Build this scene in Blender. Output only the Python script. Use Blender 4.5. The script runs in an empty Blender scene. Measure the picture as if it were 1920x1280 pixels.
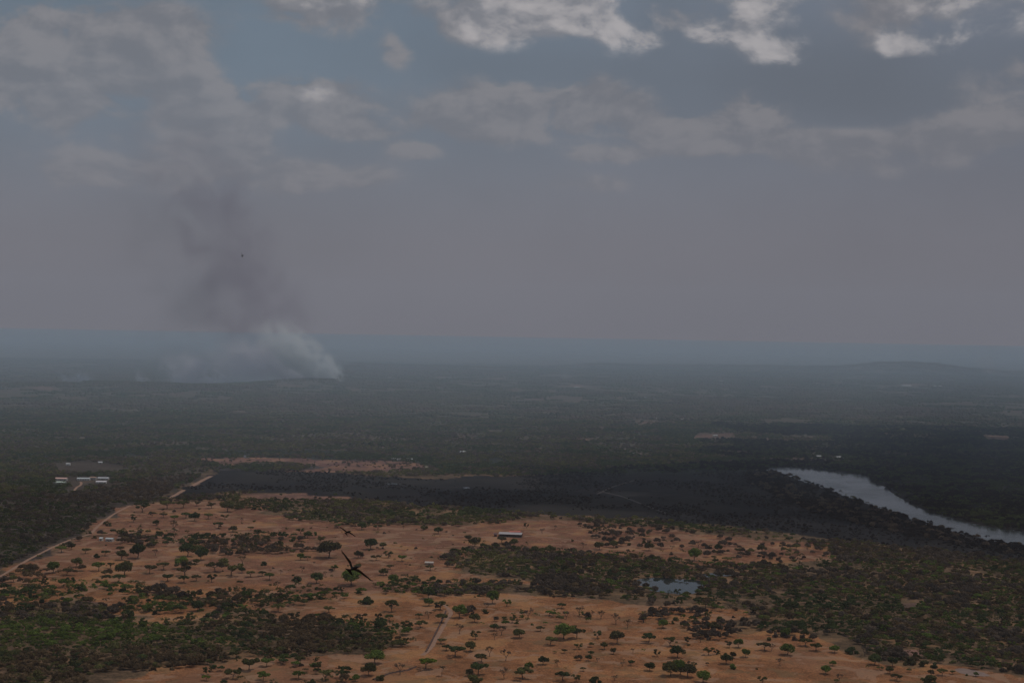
import bpy, math, random
import numpy as np
from mathutils import Vector, Matrix

R = math.radians
rnd = random.Random(7)
rng = np.random.default_rng(7)
scene = bpy.context.scene
col = scene.collection

# ------------------------------------------------------------------ camera
CAM_H = 250.0
F = 2667.0                      # focal length in photograph pixels (50 mm on a 36 mm wide sensor)
ROLL, PITCH = R(1.0), math.atan(9 / F)
U0 = Vector((0, math.sin(PITCH), math.cos(PITCH)))
FW = Vector((0, math.cos(PITCH), -math.sin(PITCH)))
RX = Vector((1, 0, 0))
CX = RX * math.cos(ROLL) + U0 * math.sin(ROLL)
CY = -RX * math.sin(ROLL) + U0 * math.cos(ROLL)
cam = bpy.data.cameras.new('camera')
cam.lens = 50.0
cam.sensor_width = 36.0
cam.clip_start = 1.0
cam.clip_end = 200000.0
camo = bpy.data.objects.new('camera', cam)
col.objects.link(camo)
m = Matrix.Identity(4)
for i in range(3):
    m[i][0], m[i][1], m[i][2] = CX[i], CY[i], -FW[i]
m[2][3] = CAM_H
camo.matrix_world = m
scene.camera = camo

# ------------------------------------------------------------------ colour, exposure, render
scene.view_settings.view_transform = 'Standard'
scene.view_settings.look = 'None'
scene.view_settings.gamma = 1.0
scene.view_settings.use_curve_mapping = False
scene.view_settings.exposure = -1.68
scene.render.engine = 'CYCLES'
cy = scene.cycles
cy.max_bounces = 8
cy.diffuse_bounces = 2
cy.glossy_bounces = 2
cy.transmission_bounces = 2
cy.volume_bounces = 6
cy.use_denoising = True
cy.volume_max_steps = 256
cy.volume_step_rate = 1.0

SUN_EL, SUN_AZ = 66.0, 62.0     # azimuth measured clockwise from +Y (the viewing direction)

# ------------------------------------------------------------------ node helper
class N:
    def __init__(self, tree):
        self.t = tree; self.n = tree.nodes; self.l = tree.links
    def new(self, typ, **kw):
        nd = self.n.new(typ)
        for k, v in kw.items(): setattr(nd, k, v)
        return nd
    def put(self, sock, v):
        if v is None: return
        if hasattr(v, 'links') or isinstance(v, bpy.types.NodeSocket): self.l.new(v, sock)
        else: sock.default_value = v
    def math(self, op, a, b=None, c=None, clamp=False):
        nd = self.new('ShaderNodeMath', operation=op); nd.use_clamp = clamp
        for i, v in enumerate((a, b, c)): self.put(nd.inputs[i], v)
        return nd.outputs[0]
    def vmath(self, op, a, b=None, scale=None):
        nd = self.new('ShaderNodeVectorMath', operation=op)
        self.put(nd.inputs[0], a)
        if b is not None: self.put(nd.inputs[1], b)
        if scale is not None: self.put(nd.inputs['Scale'], scale)
        return nd.outputs[0]
    def mix(self, f, a, b, blend='MIX'):
        nd = self.new('ShaderNodeMix', data_type='RGBA', blend_type=blend)
        self.put(nd.inputs[0], f)
        self.put(nd.inputs[6], a if not isinstance(a, tuple) else (*a, 1)[:4])
        self.put(nd.inputs[7], b if not isinstance(b, tuple) else (*b, 1)[:4])
        return nd.outputs[2]
    def noise(self, vec, scale, detail=4, rough=0.55, dist=0.0):
        nd = self.new('ShaderNodeTexNoise')
        self.put(nd.inputs['Vector'], vec)
        nd.inputs['Scale'].default_value = scale
        nd.inputs['Detail'].default_value = detail
        nd.inputs['Roughness'].default_value = rough
        nd.inputs['Distortion'].default_value = dist
        return nd.outputs[0]
    def ramp(self, f, a, b, ca=0.0, cb=1.0, smooth=True):
        nd = self.new('ShaderNodeMapRange')
        nd.interpolation_type = 'SMOOTHSTEP' if smooth else 'LINEAR'
        self.put(nd.inputs[0], f)
        for i, v in ((1, a), (2, b), (3, ca), (4, cb)): self.put(nd.inputs[i], v)
        return nd.outputs[0]

def pix_dir(px, py):
    dx, dy = px - 960.0, 640.0 - py
    a = dx * math.cos(ROLL) - dy * math.sin(ROLL)
    b = dx * math.sin(ROLL) + dy * math.cos(ROLL)
    return (RX * a + U0 * b + FW * F).normalized()

# ------------------------------------------------------------------ world: hazy sky with broken cumulus
world = bpy.data.worlds.new('World')
scene.world = world
world.use_nodes = True
W = N(world.node_tree)
W.n.clear()
geo = W.new('ShaderNodeTexCoord')
dirv = geo.outputs['Generated']
sky = W.new('ShaderNodeTexSky', sky_type='NISHITA')
sky.sun_disc = False
sky.sun_elevation = R(SUN_EL)
sky.sun_rotation = R(SUN_AZ)
sky.altitude = 400
sky.air_density = 1.2
sky.dust_density = 3.0
sep = W.new('ShaderNodeSeparateXYZ'); W.l.new(dirv, sep.inputs[0])
X, Y, Z = sep.outputs
az = W.math('ARCTAN2', X, Y)
el = W.math('ARCSINE', Z)
elc = W.math('MAXIMUM', el, 0.0)
# cloud noise lives on a flattened cloud deck: directions compressed towards the horizon
den = W.math('ADD', W.math('MAXIMUM', Z, 0.0), 0.16)
cmb = W.new('ShaderNodeCombineXYZ')
W.put(cmb.inputs[0], X)
W.put(cmb.inputs[1], Y)
W.put(cmb.inputs[2], W.math('MULTIPLY', Z, 1.7))
cv = cmb.outputs[0]
n_big = W.noise(cv, 5.0, 4, 0.5)
n_mid = W.noise(cv, 15.0, 9, 0.56, 0.25)
cmb2 = W.new('ShaderNodeVectorMath', operation='ADD'); W.l.new(cv, cmb2.inputs[0]); cmb2.inputs[1].default_value = (0.006, 0, 0.012)
n_mid2 = W.noise(cmb2.outputs[0], 15.0, 9, 0.56, 0.25)

def blob(px, py, rx, ry):
    d = pix_dir(px, py)
    a0, e0 = math.atan2(d.x, d.y), math.asin(d.z)
    u = W.math('MULTIPLY', W.math('SUBTRACT', az, a0), F / rx)
    v = W.math('MULTIPLY', W.math('SUBTRACT', el, e0), F / ry)
    return W.math('EXPONENT', W.math('MULTIPLY', W.math('ADD', W.math('MULTIPLY', u, u), W.math('MULTIPLY', v, v)), -1.0))

def total(bl):
    s = None
    for px, py, rx, ry, k in bl:
        t = W.math('MULTIPLY', blob(px, py, rx, ry), k)
        s = t if s is None else W.math('ADD', s, t)
    return s
bright = total([(950, 50, 80, 40, 1.0), (590, 172, 72, 24, .55), (1050, 15, 160, 55, 1.15), (1150, 60, 90, 36, 1.1), (1425, 35, 75, 70, 1.3), (1480, 95, 34, 30, 1.0), (1430, 95, 60, 18, .8),
                (1850, 30, 140, 46, 1.05), (1780, 80, 70, 22, .8), (1668, 78, 24, 26, .9), (1310, 70, 34, 26, .9), (1210, 75, 30, 16, .8), (620, 5, 120, 26, .6), (1000, -120, 900, 90, .9)])
soft = total([(590, 20, 110, 45, .9), (590, 178, 95, 34, 1.2), (620, 215, 60, 34, .9), (745, 95, 32, 30, .9), (500, 218, 32, 18, .9),
              (1000, 200, 190, 50, 1.0), (1110, 190, 70, 34, .8), (900, 235, 150, 36, .7), (1290, 240, 110, 36, 1.0), (1400, 208, 75, 38, 1.1), (1540, 275, 110, 26, 1.1), (1330, 262, 130, 26, .7), (1830, 255, 130, 38, 1.0),
              (1140, 290, 70, 16, .8), (780, 282, 60, 18, .7), (230, 120, 190, 90, .8), (380, 215, 90, 65, .9), (150, 215, 60, 55, .8), (30, 160, 70, 55, .8),
              (1700, 25, 170, 60, .6), (430, 265, 70, 42, .7), (900, 30, 160, 50, .7), (630, 330, 140, 30, .6), (1080, 345, 100, 26, .5), (60, 40, 220, 44, .7), (1250, 30, 220, 60, .6), (1900, 150, 100, 60, .6), (300, 60, 90, 34, .6), (680, 250, 60, 20, .5), (200, 320, 220, 44, .6), (1600, 320, 200, 26, .4), (450, 340, 90, 40, .5)])
dark = total([(1560, 150, 330, 80, .9), (1700, 210, 260, 60, .5), (1000, 130, 300, 40, .35), (1250, 20, 60, 70, .5), (1640, 20, 50, 60, .4)])
grn = W.math('SUBTRACT', n_mid, 0.5)
def cover(s, thr, w):
    return W.ramp(W.math('ADD', s, W.math('MULTIPLY', W.math('MULTIPLY', grn, 5.0), W.math('ADD', W.math('MINIMUM', s, 1.0), .06))), thr, thr + w)
c_bright = cover(bright, 0.26, 0.85)
c_soft = cover(soft, 0.18, 0.5)
# a scatter of clouds over the whole sky, above the frame as well
hi = W.ramp(el, R(13.5), R(20.0))
c_all = W.math('MULTIPLY', W.ramp(W.math('ADD', n_mid, W.math('MULTIPLY', W.math('SUBTRACT', n_big, .5), .8)), 0.47, 0.62), hi)
lit = W.ramp(W.math('SUBTRACT', n_mid, n_mid2), -0.09, 0.11)
sk = W.vmath('SCALE', sky.outputs[0], None, 0.12)
base_lo = (0.380, 0.356, 0.418)
base_hi = (0.305, 0.412, 0.525)
e_grad = W.ramp(el, R(2.0), R(11.0))
veil = W.mix(e_grad, base_lo, base_hi)
side = W.ramp(az, R(-14), R(20))
veil = W.mix(W.math('MULTIPLY', side, 0.45), veil, (0.312, 0.280, 0.345))
skyc = W.mix(0.88, sk, veil)
mott = W.ramp(n_big, 0.3, 0.7, 0.93, 1.07)
skyc = W.vmath('SCALE', skyc, None, mott)
skyc = W.mix(W.math('MULTIPLY', dark, 0.55, None, True), skyc, (0.235, 0.275, 0.335))
soft_col = W.mix(lit, (0.385, 0.385, 0.425), (0.60, 0.565, 0.58))
skyc = W.mix(W.math('MULTIPLY', c_soft, W.ramp(el, R(5.5), R(12.5), .5, .72)), skyc, soft_col)
br_col = W.mix(lit, (0.46, 0.48, 0.54), (1.02, 0.97, 0.98))
skyc = W.mix(W.math('MULTIPLY', c_bright, 0.88), skyc, br_col)
skyc = W.mix(W.math('MULTIPLY', c_all, 0.75), skyc, W.mix(lit, (0.42, 0.45, 0.5), (0.9, 0.88, 0.88)))
bg = W.new('ShaderNodeBackground')
W.l.new(skyc, bg.inputs[0])
bg.inputs[1].default_value = 1.46
wo = W.new('ShaderNodeOutputWorld')
W.l.new(bg.outputs[0], wo.inputs[0])

# ------------------------------------------------------------------ sun
sl = bpy.data.lights.new('sun', 'SUN')
sl.energy = 3.3
sl.angle = R(1.2)
sl.color = (1.0, 0.93, 0.84)
so = bpy.data.objects.new('sun', sl)
col.objects.link(so)
sd = Vector((math.sin(R(SUN_AZ)) * math.cos(R(SUN_EL)), math.cos(R(SUN_AZ)) * math.cos(R(SUN_EL)), math.sin(R(SUN_EL))))
so.rotation_euler = sd.to_track_quat('Z', 'Y').to_euler()

# ------------------------------------------------------------------ small helpers
def tag(o, label=None, cat=None, group=None, kind=None):
    if label: o['label'] = label
    if cat: o['category'] = cat
    if group: o['group'] = group
    if kind: o['kind'] = kind
    return o

def link(name, me, parent=None, loc=None):
    o = bpy.data.objects.new(name, me)
    col.objects.link(o)
    if parent is not None: o.parent = parent
    if loc is not None: o.location = loc
    return o

def empty(name, loc, rz=0.0):
    o = bpy.data.objects.new(name, None)
    o.empty_display_size = 1
    col.objects.link(o)
    o.location = loc; o.rotation_euler = (0, 0, rz)
    return o

def mesh(name, v, f, mat=None, smooth=False):
    me = bpy.data.meshes.new(name)
    me.from_pydata([tuple(map(float, p)) for p in v], [], [tuple(map(int, q)) for q in f])
    if mat: me.materials.append(mat)
    if smooth: me.polygons.foreach_set('use_smooth', [True] * len(me.polygons))
    me.update()
    return me

def copy_tree(o):
    c = o.copy(); col.objects.link(c)
    for ch in o.children:
        d = ch.copy(); col.objects.link(d); d.parent = c
    return c

def vnoise(x, y, s, seed=0):
    x = np.asarray(x, float) / s + seed * 17.3; y = np.asarray(y, float) / s + seed * 9.7
    xi, yi = np.floor(x).astype(np.int64), np.floor(y).astype(np.int64)
    fx, fy = x - xi, y - yi
    fx = fx * fx * (3 - 2 * fx); fy = fy * fy * (3 - 2 * fy)
    def h(a, b):
        n = (a * 374761393 + b * 668265263 + seed * 1442695) & 0x7fffffff
        n = ((n ^ (n >> 13)) * 1274126177) & 0x7fffffff
        n = ((n ^ (n >> 16)) * 2246822519) & 0x7fffffff
        return (n & 0xffff) / 65535.0
    return (h(xi, yi) * (1 - fx) + h(xi + 1, yi) * fx) * (1 - fy) + (h(xi, yi + 1) * (1 - fx) + h(xi + 1, yi + 1) * fx) * fy

def fbm(x, y, s, o=4, seed=0):
    t, a, n = 0, 1.0, 0
    for i in range(o):
        t = t + a * vnoise(x, y, s / 2 ** i, seed + i); n += a; a *= .5
    return t / n

def sstep(a, b, x):
    t = np.clip((x - a) / (b - a), 0, 1); return t * t * (3 - 2 * t)

# terrain height: level plain, low rises beyond 5 km, a plateau edge at 12.5 km and a basin beyond
def height(x, y):
    x = np.asarray(x, float); y = np.asarray(y, float)
    r = np.hypot(x, y)
    far = sstep(4600, 9000, r)
    rid = 1 - np.abs(2 * fbm(x * .35 + 900, y, 1500, 3, 5) - 1)
    h = far * (rid - 0.62) * 45
    ang = np.degrees(np.arctan2(x, y))
    edge = 6350 + 900 * sstep(-12, -7.4, ang) + 3600 * sstep(-7.2, -6.0, ang) + 1900 * sstep(-2, 7, ang) + 500 * (fbm(ang * 100, y * 0, 260, 3, 9) - .5)
    h = h + 16 * sstep(edge - 900, edge - 150, r) * (1 - sstep(edge, edge + 500, r))
    drop = sstep(edge, edge + 1900, r)
    h = h * (1 - drop) - drop * 110
    basin = drop * (1 - np.abs(2 * fbm(x * .3, y, 4500, 3, 12) - 1))
    h = h + basin * 60
    h = h * (1 - sstep(33000, 40000, r)) - 110 * sstep(33000, 40000, r)
    # the low hill on the right and a rise in front of the fire
    hx, hy = 3330.0, 11900.0
    h = np.where((np.abs(x - hx) < 3500) & (np.abs(y - hy) < 1500), np.maximum(h, -20), h)
    h = h + 56 * np.exp(-((x - hx) / 430) ** 2 - ((y - hy) / 450) ** 2) + 18 * np.exp(-((x - hx + 350) / 1100) ** 2 - ((y - hy) / 500) ** 2)
    h = h + 10 * np.exp(-((x + 880) / 170) ** 2 - ((y - 6900) / 300) ** 2)
    return h

def P(px, py):
    d = pix_dir(px, py)
    z = 0.0
    for _ in range(12):
        t = (z - CAM_H) / d.z
        x, y = d.x * t, d.y * t
        z = 0.6 * z + 0.4 * float(height(x, y))
    return Vector((x, y, z))
def PF(px, py):
    d = pix_dir(px, py); t = -CAM_H / d.z
    return Vector((d.x * t, d.y * t, 0.0))

def to_pix(x, y, z=0.0):
    dz = z - CAM_H
    b0 = U0.y * y + U0.z * dz
    w = FW.y * y + FW.z * dz
    w = np.where(w < 1, 1, w)
    a, b = x * F / w, b0 * F / w
    dx = a * math.cos(ROLL) + b * math.sin(ROLL)
    dy = -a * math.sin(ROLL) + b * math.cos(ROLL)
    return 960 + dx, 640 - dy

def inside(px, py, poly):
    px = np.asarray(px); py = np.asarray(py)
    r = np.zeros(px.shape, bool)
    n = len(poly)
    for i in range(n):
        x1, y1 = poly[i]; x2, y2 = poly[(i + 1) % n]
        if y1 == y2: continue
        c = ((y1 > py) != (y2 > py)) & (px < (x2 - x1) * (py - y1) / (y2 - y1) + x1)
        r ^= c
    return r

# ------------------------------------------------------------------ land cover outlines (each becomes an area on the ground)
PASTURE = [(-60, 1115), (0, 1084), (60, 1048), (130, 1016), (170, 1003), (190, 982), (245, 947), (330, 938), (420, 938), (500, 941), (505, 962), (560, 977),
           (700, 985), (860, 985), (960, 977), (1060, 975), (1160, 983), (1290, 993), (1420, 1008), (1540, 1020), (1560, 1050), (1480, 1062), (1320, 1060),
           (1240, 1050), (1180, 1040), (1040, 1033), (900, 1030), (845, 1045), (835, 1060), (860, 1072), (980, 1085), (980, 1092), (840, 1088), (760, 1085), (700, 1100), (720, 1112), (850, 1112), (1050, 1116), (1200, 1128), (1400, 1142), (1430, 1170), (1425, 1187),
           (1560, 1193), (1640, 1215), (1720, 1248), (1880, 1262), (2000, 1270), (2000, 1400), (60, 1400), (180, 1275), (250, 1258), (380, 1245), (560, 1237),
           (740, 1220), (775, 1192), (640, 1162), (540, 1158), (430, 1135), (330, 1170), (280, 1176), (215, 1152), (235, 1140), (210, 1128), (120, 1122), (-60, 1135)]
BURNT = [(322, 930), (400, 880), (480, 884), (560, 882), (700, 893), (800, 896), (900, 893), (1100, 888), (1400, 882), (1470, 884), (1600, 935), (1760, 985), (1925, 1024), (2100, 1060), (2100, 1075), (1800, 1040),
         (1500, 1006), (1300, 983), (1200, 974), (1000, 962), (800, 950), (640, 938), (620, 930), (450, 922)]
REDFIELD = [(385, 859), (480, 858), (600, 861), (700, 862), (780, 868), (812, 876), (800, 880), (700, 884), (640, 886), (560, 884), (580, 874), (560, 870), (470, 869), (395, 873)]
REDSTRIP = [(455, 932), (470, 926), (560, 926), (630, 932), (640, 936), (560, 940), (450, 938)]
RIVER = [(1425, 876), (1512, 876), (1548, 880), (1590, 886), (1628, 893), (1640, 905), (1656, 911), (1690, 933), (1715, 947), (1745, 959), (1790, 972), (1850, 986), (1905, 994), (1990, 1005), (2200, 1030),
         (2200, 1066), (1990, 1041), (1925, 1026), (1880, 1019), (1840, 1009), (1800, 999), (1760, 989), (1715, 977), (1690, 968), (1655, 955), (1620, 942), (1590, 932), (1560, 921), (1530, 910), (1500, 900), (1470, 890), (1440, 882)]
POND = [(1186, 1091), (1206, 1084), (1240, 1083), (1268, 1085), (1310, 1087), (1322, 1094), (1318, 1102), (1308, 1110), (1285, 1114), (1250, 1111), (1220, 1106), (1202, 1098)]
POND_ARM = [(1300, 1078), (1330, 1074), (1360, 1073), (1400, 1074), (1396, 1077), (1350, 1080), (1320, 1082)]
LEFTWOOD_BROWN = [(0, 960), (250, 900), (330, 880), (385, 880), (320, 925), (190, 975), (140, 1002), (0, 1075), (-60, 1100), (-60, 980)]
CLEARINGS = [[(100, 868), (160, 864), (232, 872), (236, 884), (160, 888), (108, 884)], [(1168, 786), (1235, 787), (1243, 794), (1200, 799)], [(1310, 812), (1375, 812), (1380, 822), (1300, 824)],
             [(1460, 816), (1530, 817), (1525, 822), (1470, 821)], [(1840, 815), (1895, 818), (1890, 828), (1850, 826)], [(905, 805), (950, 807), (940, 812), (920, 812)],
             [(855, 818), (920, 819), (900, 822)], [(560, 842), (596, 844), (590, 848)], [(1030, 720), (1075, 721), (1105, 728), (1080, 730)], [(1680, 722), (1770, 724), (1775, 727), (1690, 726)],
             [(1025, 822), (1110, 822), (1190, 826), (1100, 827)], [(55, 731), (102, 733), (100, 736), (60, 735)], [(1690, 1124), (1725, 1126), (1735, 1142), (1690, 1140)], [(160, 1112), (240, 1116), (235, 1130), (170, 1130)]]

# scale of the wooded areas: (outline, keep probability, tree height scale range, palette)
#   palettes: 0 green, 1 dark green, 2 olive, 3 dry brown, 4 grey brown leafless, 5 charred, also crowns by the river darkened for cloud shade
WOODS = [
    ([(150, 1004), (240, 1000), (300, 1002), (380, 1000), (480, 1006), (590, 1010), (592, 1034), (500, 1038), (430, 1036), (330, 1026), (240, 1020)], .40, (.7, 1.1), (1, 2, 4, 3)),
    ([(498, 940), (530, 938), (620, 945), (760, 952), (930, 964), (950, 980), (860, 984), (700, 976), (560, 970), (505, 962)], .85, (.7, 1.05), (1, 1, 2, 3)),
    ([(-60, 1100), (100, 1098), (240, 1096), (350, 1112), (480, 1106), (600, 1108), (700, 1098), (720, 1112), (640, 1130), (560, 1134), (430, 1138), (300, 1150), (200, 1160), (-60, 1160)], .62, (.7, 1.1), (0, 1, 2, 3, 4)),
    ([(-60, 1065), (60, 1068), (180, 1072), (240, 1085), (240, 1100), (-60, 1108)], .24, (.65, 1.05), (1, 2, 4, 3)),
    ([(420, 940), (500, 938), (500, 955), (440, 952)], .7, (.6, .9), (1, 2)),
    ([(625, 1160), (720, 1168), (772, 1190), (765, 1212), (700, 1230), (560, 1235), (560, 1160)], 1.0, (.75, 1.05), (1, 1, 2)),
    ([(830, 1045), (900, 1028), (1100, 1033), (1200, 1042), (1330, 1065), (1400, 1090), (1390, 1130), (1200, 1120), (1050, 1115), (850, 1112), (845, 1096), (860, 1088), (980, 1092), (980, 1080), (850, 1068)], .85, (.65, 1.0), (1, 1, 2, 4, 1)),
    ([(1190, 1066), (1250, 1066), (1330, 1070), (1330, 1084), (1190, 1084)], 1.0, (.6, .9), (1, 1, 2)),
    ([(880, 1148), (1010, 1150), (1120, 1160), (1120, 1190), (900, 1184)], .13, (.45, .8), (4, 4, 2, 0)),
    ([(1180, 1122), (1400, 1135), (1440, 1180), (1560, 1194), (1500, 1210), (1340, 1200), (1200, 1165)], .45, (.5, .9), (4, 4, 2, 0, 3)),
    ([(1000, 1180), (1400, 1185), (1900, 1290), (1000, 1290)], .040, (.28, .6), (2, 4, 0, 3, 2)),
    ([(380, 1230), (640, 1228), (640, 1290), (330, 1290)], .17, (.45, .85), (2, 0, 3, 1)),
    ([(1050, 975), (1300, 985), (1560, 1010), (1560, 1060), (1180, 1040)], .17, (.5, .95), (4, 2, 4)),
    ([(1640, 1195), (1925, 1230), (1925, 1262), (1740, 1256), (1680, 1238), (1640, 1230)], .5, (.5, .9), (2, 1, 4)),
    ([(240, 940), (600, 975), (1000, 985), (1000, 1180), (100, 1110)], .030, (.28, .55), (2, 4, 2, 1)),
]

# ------------------------------------------------------------------ materials
def mat(name):
    m_ = bpy.data.materials.new(name); m_.use_nodes = True
    t = N(m_.node_tree); t.n.clear()
    o = t.new('ShaderNodeOutputMaterial')
    return m_, t, o

def plain(name, c, rough=.8, var=.15, scale=.5, metal=0.0):
    m_, t, o = mat(name)
    g = t.new('ShaderNodeNewGeometry')
    n = t.noise(g.outputs['Position'], scale, 5, .6)
    cc = t.vmath('SCALE', c, None, t.ramp(n, .25, .75, 1 - var, 1 + var))
    b = t.new('ShaderNodeBsdfPrincipled')
    t.put(b.inputs['Base Color'], cc); b.inputs['Roughness'].default_value = rough; b.inputs['Metallic'].default_value = metal
    t.l.new(b.outputs[0], o.inputs[0])
    return m_

def ground_material():
    m_, t, o = mat('earth')
    a = t.new('ShaderNodeAttribute', attribute_name='cover', attribute_type='GEOMETRY')
    w = t.new('ShaderNodeAttribute', attribute_name='wild', attribute_type='GEOMETRY')   # 1 on far mixed bushland
    g = t.new('ShaderNodeNewGeometry')
    p = g.outputs['Position']
    n1 = t.noise(p, 1 / 55., 7, .62, .3)
    n2 = t.noise(p, 1 / 7., 5, .65)
    n3 = t.noise(p, 1 / 1.6, 3, .6)
    n4 = t.noise(p, 1 / 260., 6, .6, .4)
    c = a.outputs['Color']
    k = t.math('MULTIPLY', t.ramp(n1, .38, .62, .78, 1.24), t.ramp(n2, .36, .64, .72, 1.30))
    k = t.math('MULTIPLY', k, t.ramp(n3, .25, .75, .55, 1.45))
    c = t.vmath('SCALE', c, None, k)
    # straw and bare red patches inside the pasture
    c = t.mix(t.math('MULTIPLY', t.ramp(n2, .58, .72), t.math('MULTIPLY', w.outputs['Color'], .0)), c, c)
    red = t.new('ShaderNodeSeparateColor'); t.l.new(w.outputs['Color'], red.inputs[0])
    past, wild, burnt = red.outputs
    c = t.mix(t.math('MULTIPLY', past, t.ramp(n1, .52, .60, 0, .65)), c, (0.41, 0.205, 0.085))
    c = t.mix(t.math('MULTIPLY', past, t.ramp(n2, .54, .62, 0, .55)), c, (0.17, 0.090, 0.050))
    c = t.mix(t.math('MULTIPLY', past, t.ramp(n4, .50, .62, 0, .6)), c, (0.24, 0.118, 0.070))
    c = t.mix(t.math('MULTIPLY', past, t.ramp(t.noise(p, 1 / 20., 5, .7), .52, .60, 0, .6)), c, (0.20, 0.125, 0.062))
    c = t.mix(t.math('MULTIPLY', past, t.ramp(t.noise(p, 1 / 32., 4, .6, .8), .545, .575, 0, .5)), c, (0.40, 0.235, 0.15))
    c = t.mix(t.math('MULTIPLY', past, t.ramp(t.noise(p, 1 / 3.4, 3, .7), .60, .70, 0, .8)), c, (0.09, 0.06, 0.035))
    # bushland: groves, dry openings
    c = t.mix(t.math('MULTIPLY', wild, t.ramp(n4, .40, .60, .65, 0)), c, (0.062, 0.066, 0.038))
    c = t.mix(t.math('MULTIPLY', wild, t.ramp(n1, .56, .66, 0, .8)), c, (0.170, 0.120, 0.085))
    c = t.mix(t.math('MULTIPLY', wild, t.ramp(t.noise(p, 1 / 120., 6, .7), .60, .67, 0, .8)), c, (0.25, 0.145, 0.105))
    c = t.mix(t.math('MULTIPLY', burnt, t.ramp(n4, .46, .62, 0, .6)), c, (0.034, 0.029, 0.024))
    c = t.mix(t.math('MULTIPLY', burnt, t.ramp(n1, .56, .70, 0, .6)), c, (0.050, 0.042, 0.036))
    b = t.new('ShaderNodeBsdfPrincipled')
    t.put(b.inputs['Base Color'], c); b.inputs['Roughness'].default_value = .95
    b.inputs['Specular IOR Level'].default_value = .1
    bp = t.new('ShaderNodeBump'); bp.inputs['Strength'].default_value = .35; bp.inputs['Distance'].default_value = .6
    t.l.new(t.noise(p, 1 / 3., 6, .7), bp.inputs['Height']); t.l.new(bp.outputs[0], b.inputs['Normal'])
    t.l.new(b.outputs[0], o.inputs[0])
    return m_

def leaf_material():
    m_, t, o = mat('foliage')
    a = t.new('ShaderNodeAttribute', attribute_name='tint', attribute_type='INSTANCER')
    oi = t.new('ShaderNodeObjectInfo')
    g = t.new('ShaderNodeNewGeometry')
    n = t.noise(g.outputs['Position'], 1 / 2.2, 3, .6)
    n2 = t.noise(g.outputs['Position'], 1 / 70., 3, .6)
    k = t.math('MULTIPLY', t.ramp(n, .25, .75, .62, 1.38), t.ramp(oi.outputs['Random'], 0, 1, .70, 1.30, False))
    c = t.vmath('SCALE', a.outputs['Color'], None, k)
    c = t.mix(t.ramp(n2, .5, .75, 0, .25), c, (0.06, 0.047, 0.034))
    d = t.new('ShaderNodeBsdfDiffuse'); t.put(d.inputs[0], c)
    tr = t.new('ShaderNodeBsdfTranslucent'); t.put(tr.inputs[0], t.vmath('SCALE', c, None, .9))
    mx = t.new('ShaderNodeMixShader'); mx.inputs[0].default_value = .22
    t.l.new(d.outputs[0], mx.inputs[1]); t.l.new(tr.outputs[0], mx.inputs[2])
    t.l.new(mx.outputs[0], o.inputs[0])
    return m_

def water_material(name, rough, bump):
    m_, t, o = mat(name)
    g = t.new('ShaderNodeNewGeometry')
    b = t.new('ShaderNodeBsdfPrincipled')
    b.inputs['Base Color'].default_value = (0.030, 0.036, 0.036, 1)
    b.inputs['IOR'].default_value = 1.333
    n = t.noise(g.outputs['Position'], 1 / 90., 4, .6, .5)
    t.put(b.inputs['Roughness'], t.ramp(n, .3, .7, rough * .6, rough * 1.4))
    bp = t.new('ShaderNodeBump'); bp.inputs['Strength'].default_value = bump; bp.inputs['Distance'].default_value = .08
    t.l.new(t.noise(g.outputs['Position'], 1 / 2., 4, .6), bp.inputs['Height']); t.l.new(bp.outputs[0], b.inputs['Normal'])
    t.l.new(b.outputs[0], o.inputs[0])
    return m_

M_EARTH = ground_material()
M_LEAF = leaf_material()
M_BARK = plain('bark', (0.085, 0.062, 0.048), .9, .3, 1.5)
M_CHAR = plain('charred_bark', (0.035, 0.030, 0.028), .95, .3, 1.5)
M_TRACK = plain('packed_dirt', (0.34, 0.19, 0.125), .95, .16, .15)
M_REDSOIL = plain('bare_red_soil', (0.24, 0.115, 0.085), .95, .2, .05)
M_STRIP = plain('dark_brown_strip', (0.10, 0.055, 0.042), .95, .25, .3)
M_RIVER = water_material('river_water', .16, .12)
M_POND = water_material('still_water', .015, .012)
M_FEATHER = plain('black_feathers', (0.014, 0.011, 0.010), .7, .25, 12)
M_SKIN = plain('bare_vulture_skin', (0.05, 0.035, 0.03), .7, .2, 20)

# ------------------------------------------------------------------ ground: one polar sheet out to the horizon
azs = np.concatenate([np.linspace(-180, -26, 40, endpoint=False), np.linspace(-26, 26, 620, endpoint=False), np.linspace(26, 180, 40, endpoint=False)])
azr = np.radians(azs)
deps = np.linspace(15.5, 1.5, 430)
rs = np.concatenate([[2, 120, 400, 700, 850], CAM_H / np.tan(np.radians(deps)), np.geomspace(9700, 40000, 170)])
RR, AA = np.meshgrid(rs, azr, indexing='ij')
GX, GY = RR * np.sin(AA), RR * np.cos(AA)
GZ = height(GX, GY)
pxg, pyg = to_pix(GX, GY, 0.0)
front = GY > 300
wob = (fbm(GX, GY, 60, 3, 3) - .5)
sc = np.clip(F / np.maximum(RR, 1), 0, 4)
jx, jy = pxg + wob * 95 * sc, pyg + (fbm(GX, GY, 60, 3, 4) - .5) * 80 * sc * (CAM_H / RR)
cov = np.zeros(GX.shape + (4,)); cov[..., 3] = 1
wild = np.zeros(GX.shape + (4,)); wild[..., 3] = 1
ar = np.array
big = fbm(GX, GY, 700, 4, 21)[..., None]
base = ar((0.105, 0.072, 0.050)) * (1 - sstep(.35, .65, big)) + ar((0.125, 0.080, 0.062)) * sstep(.35, .65, big)
nr_ = (1 - sstep(2200, 3000, RR))[..., None]
base = base * (1 - nr_) + ar((0.132, 0.084, 0.048)) * nr_
wild[..., 0] = .45 * nr_[..., 0]
cov[..., :3] = base
wild[..., 1] = sstep(2300, 3600, RR)
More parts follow.
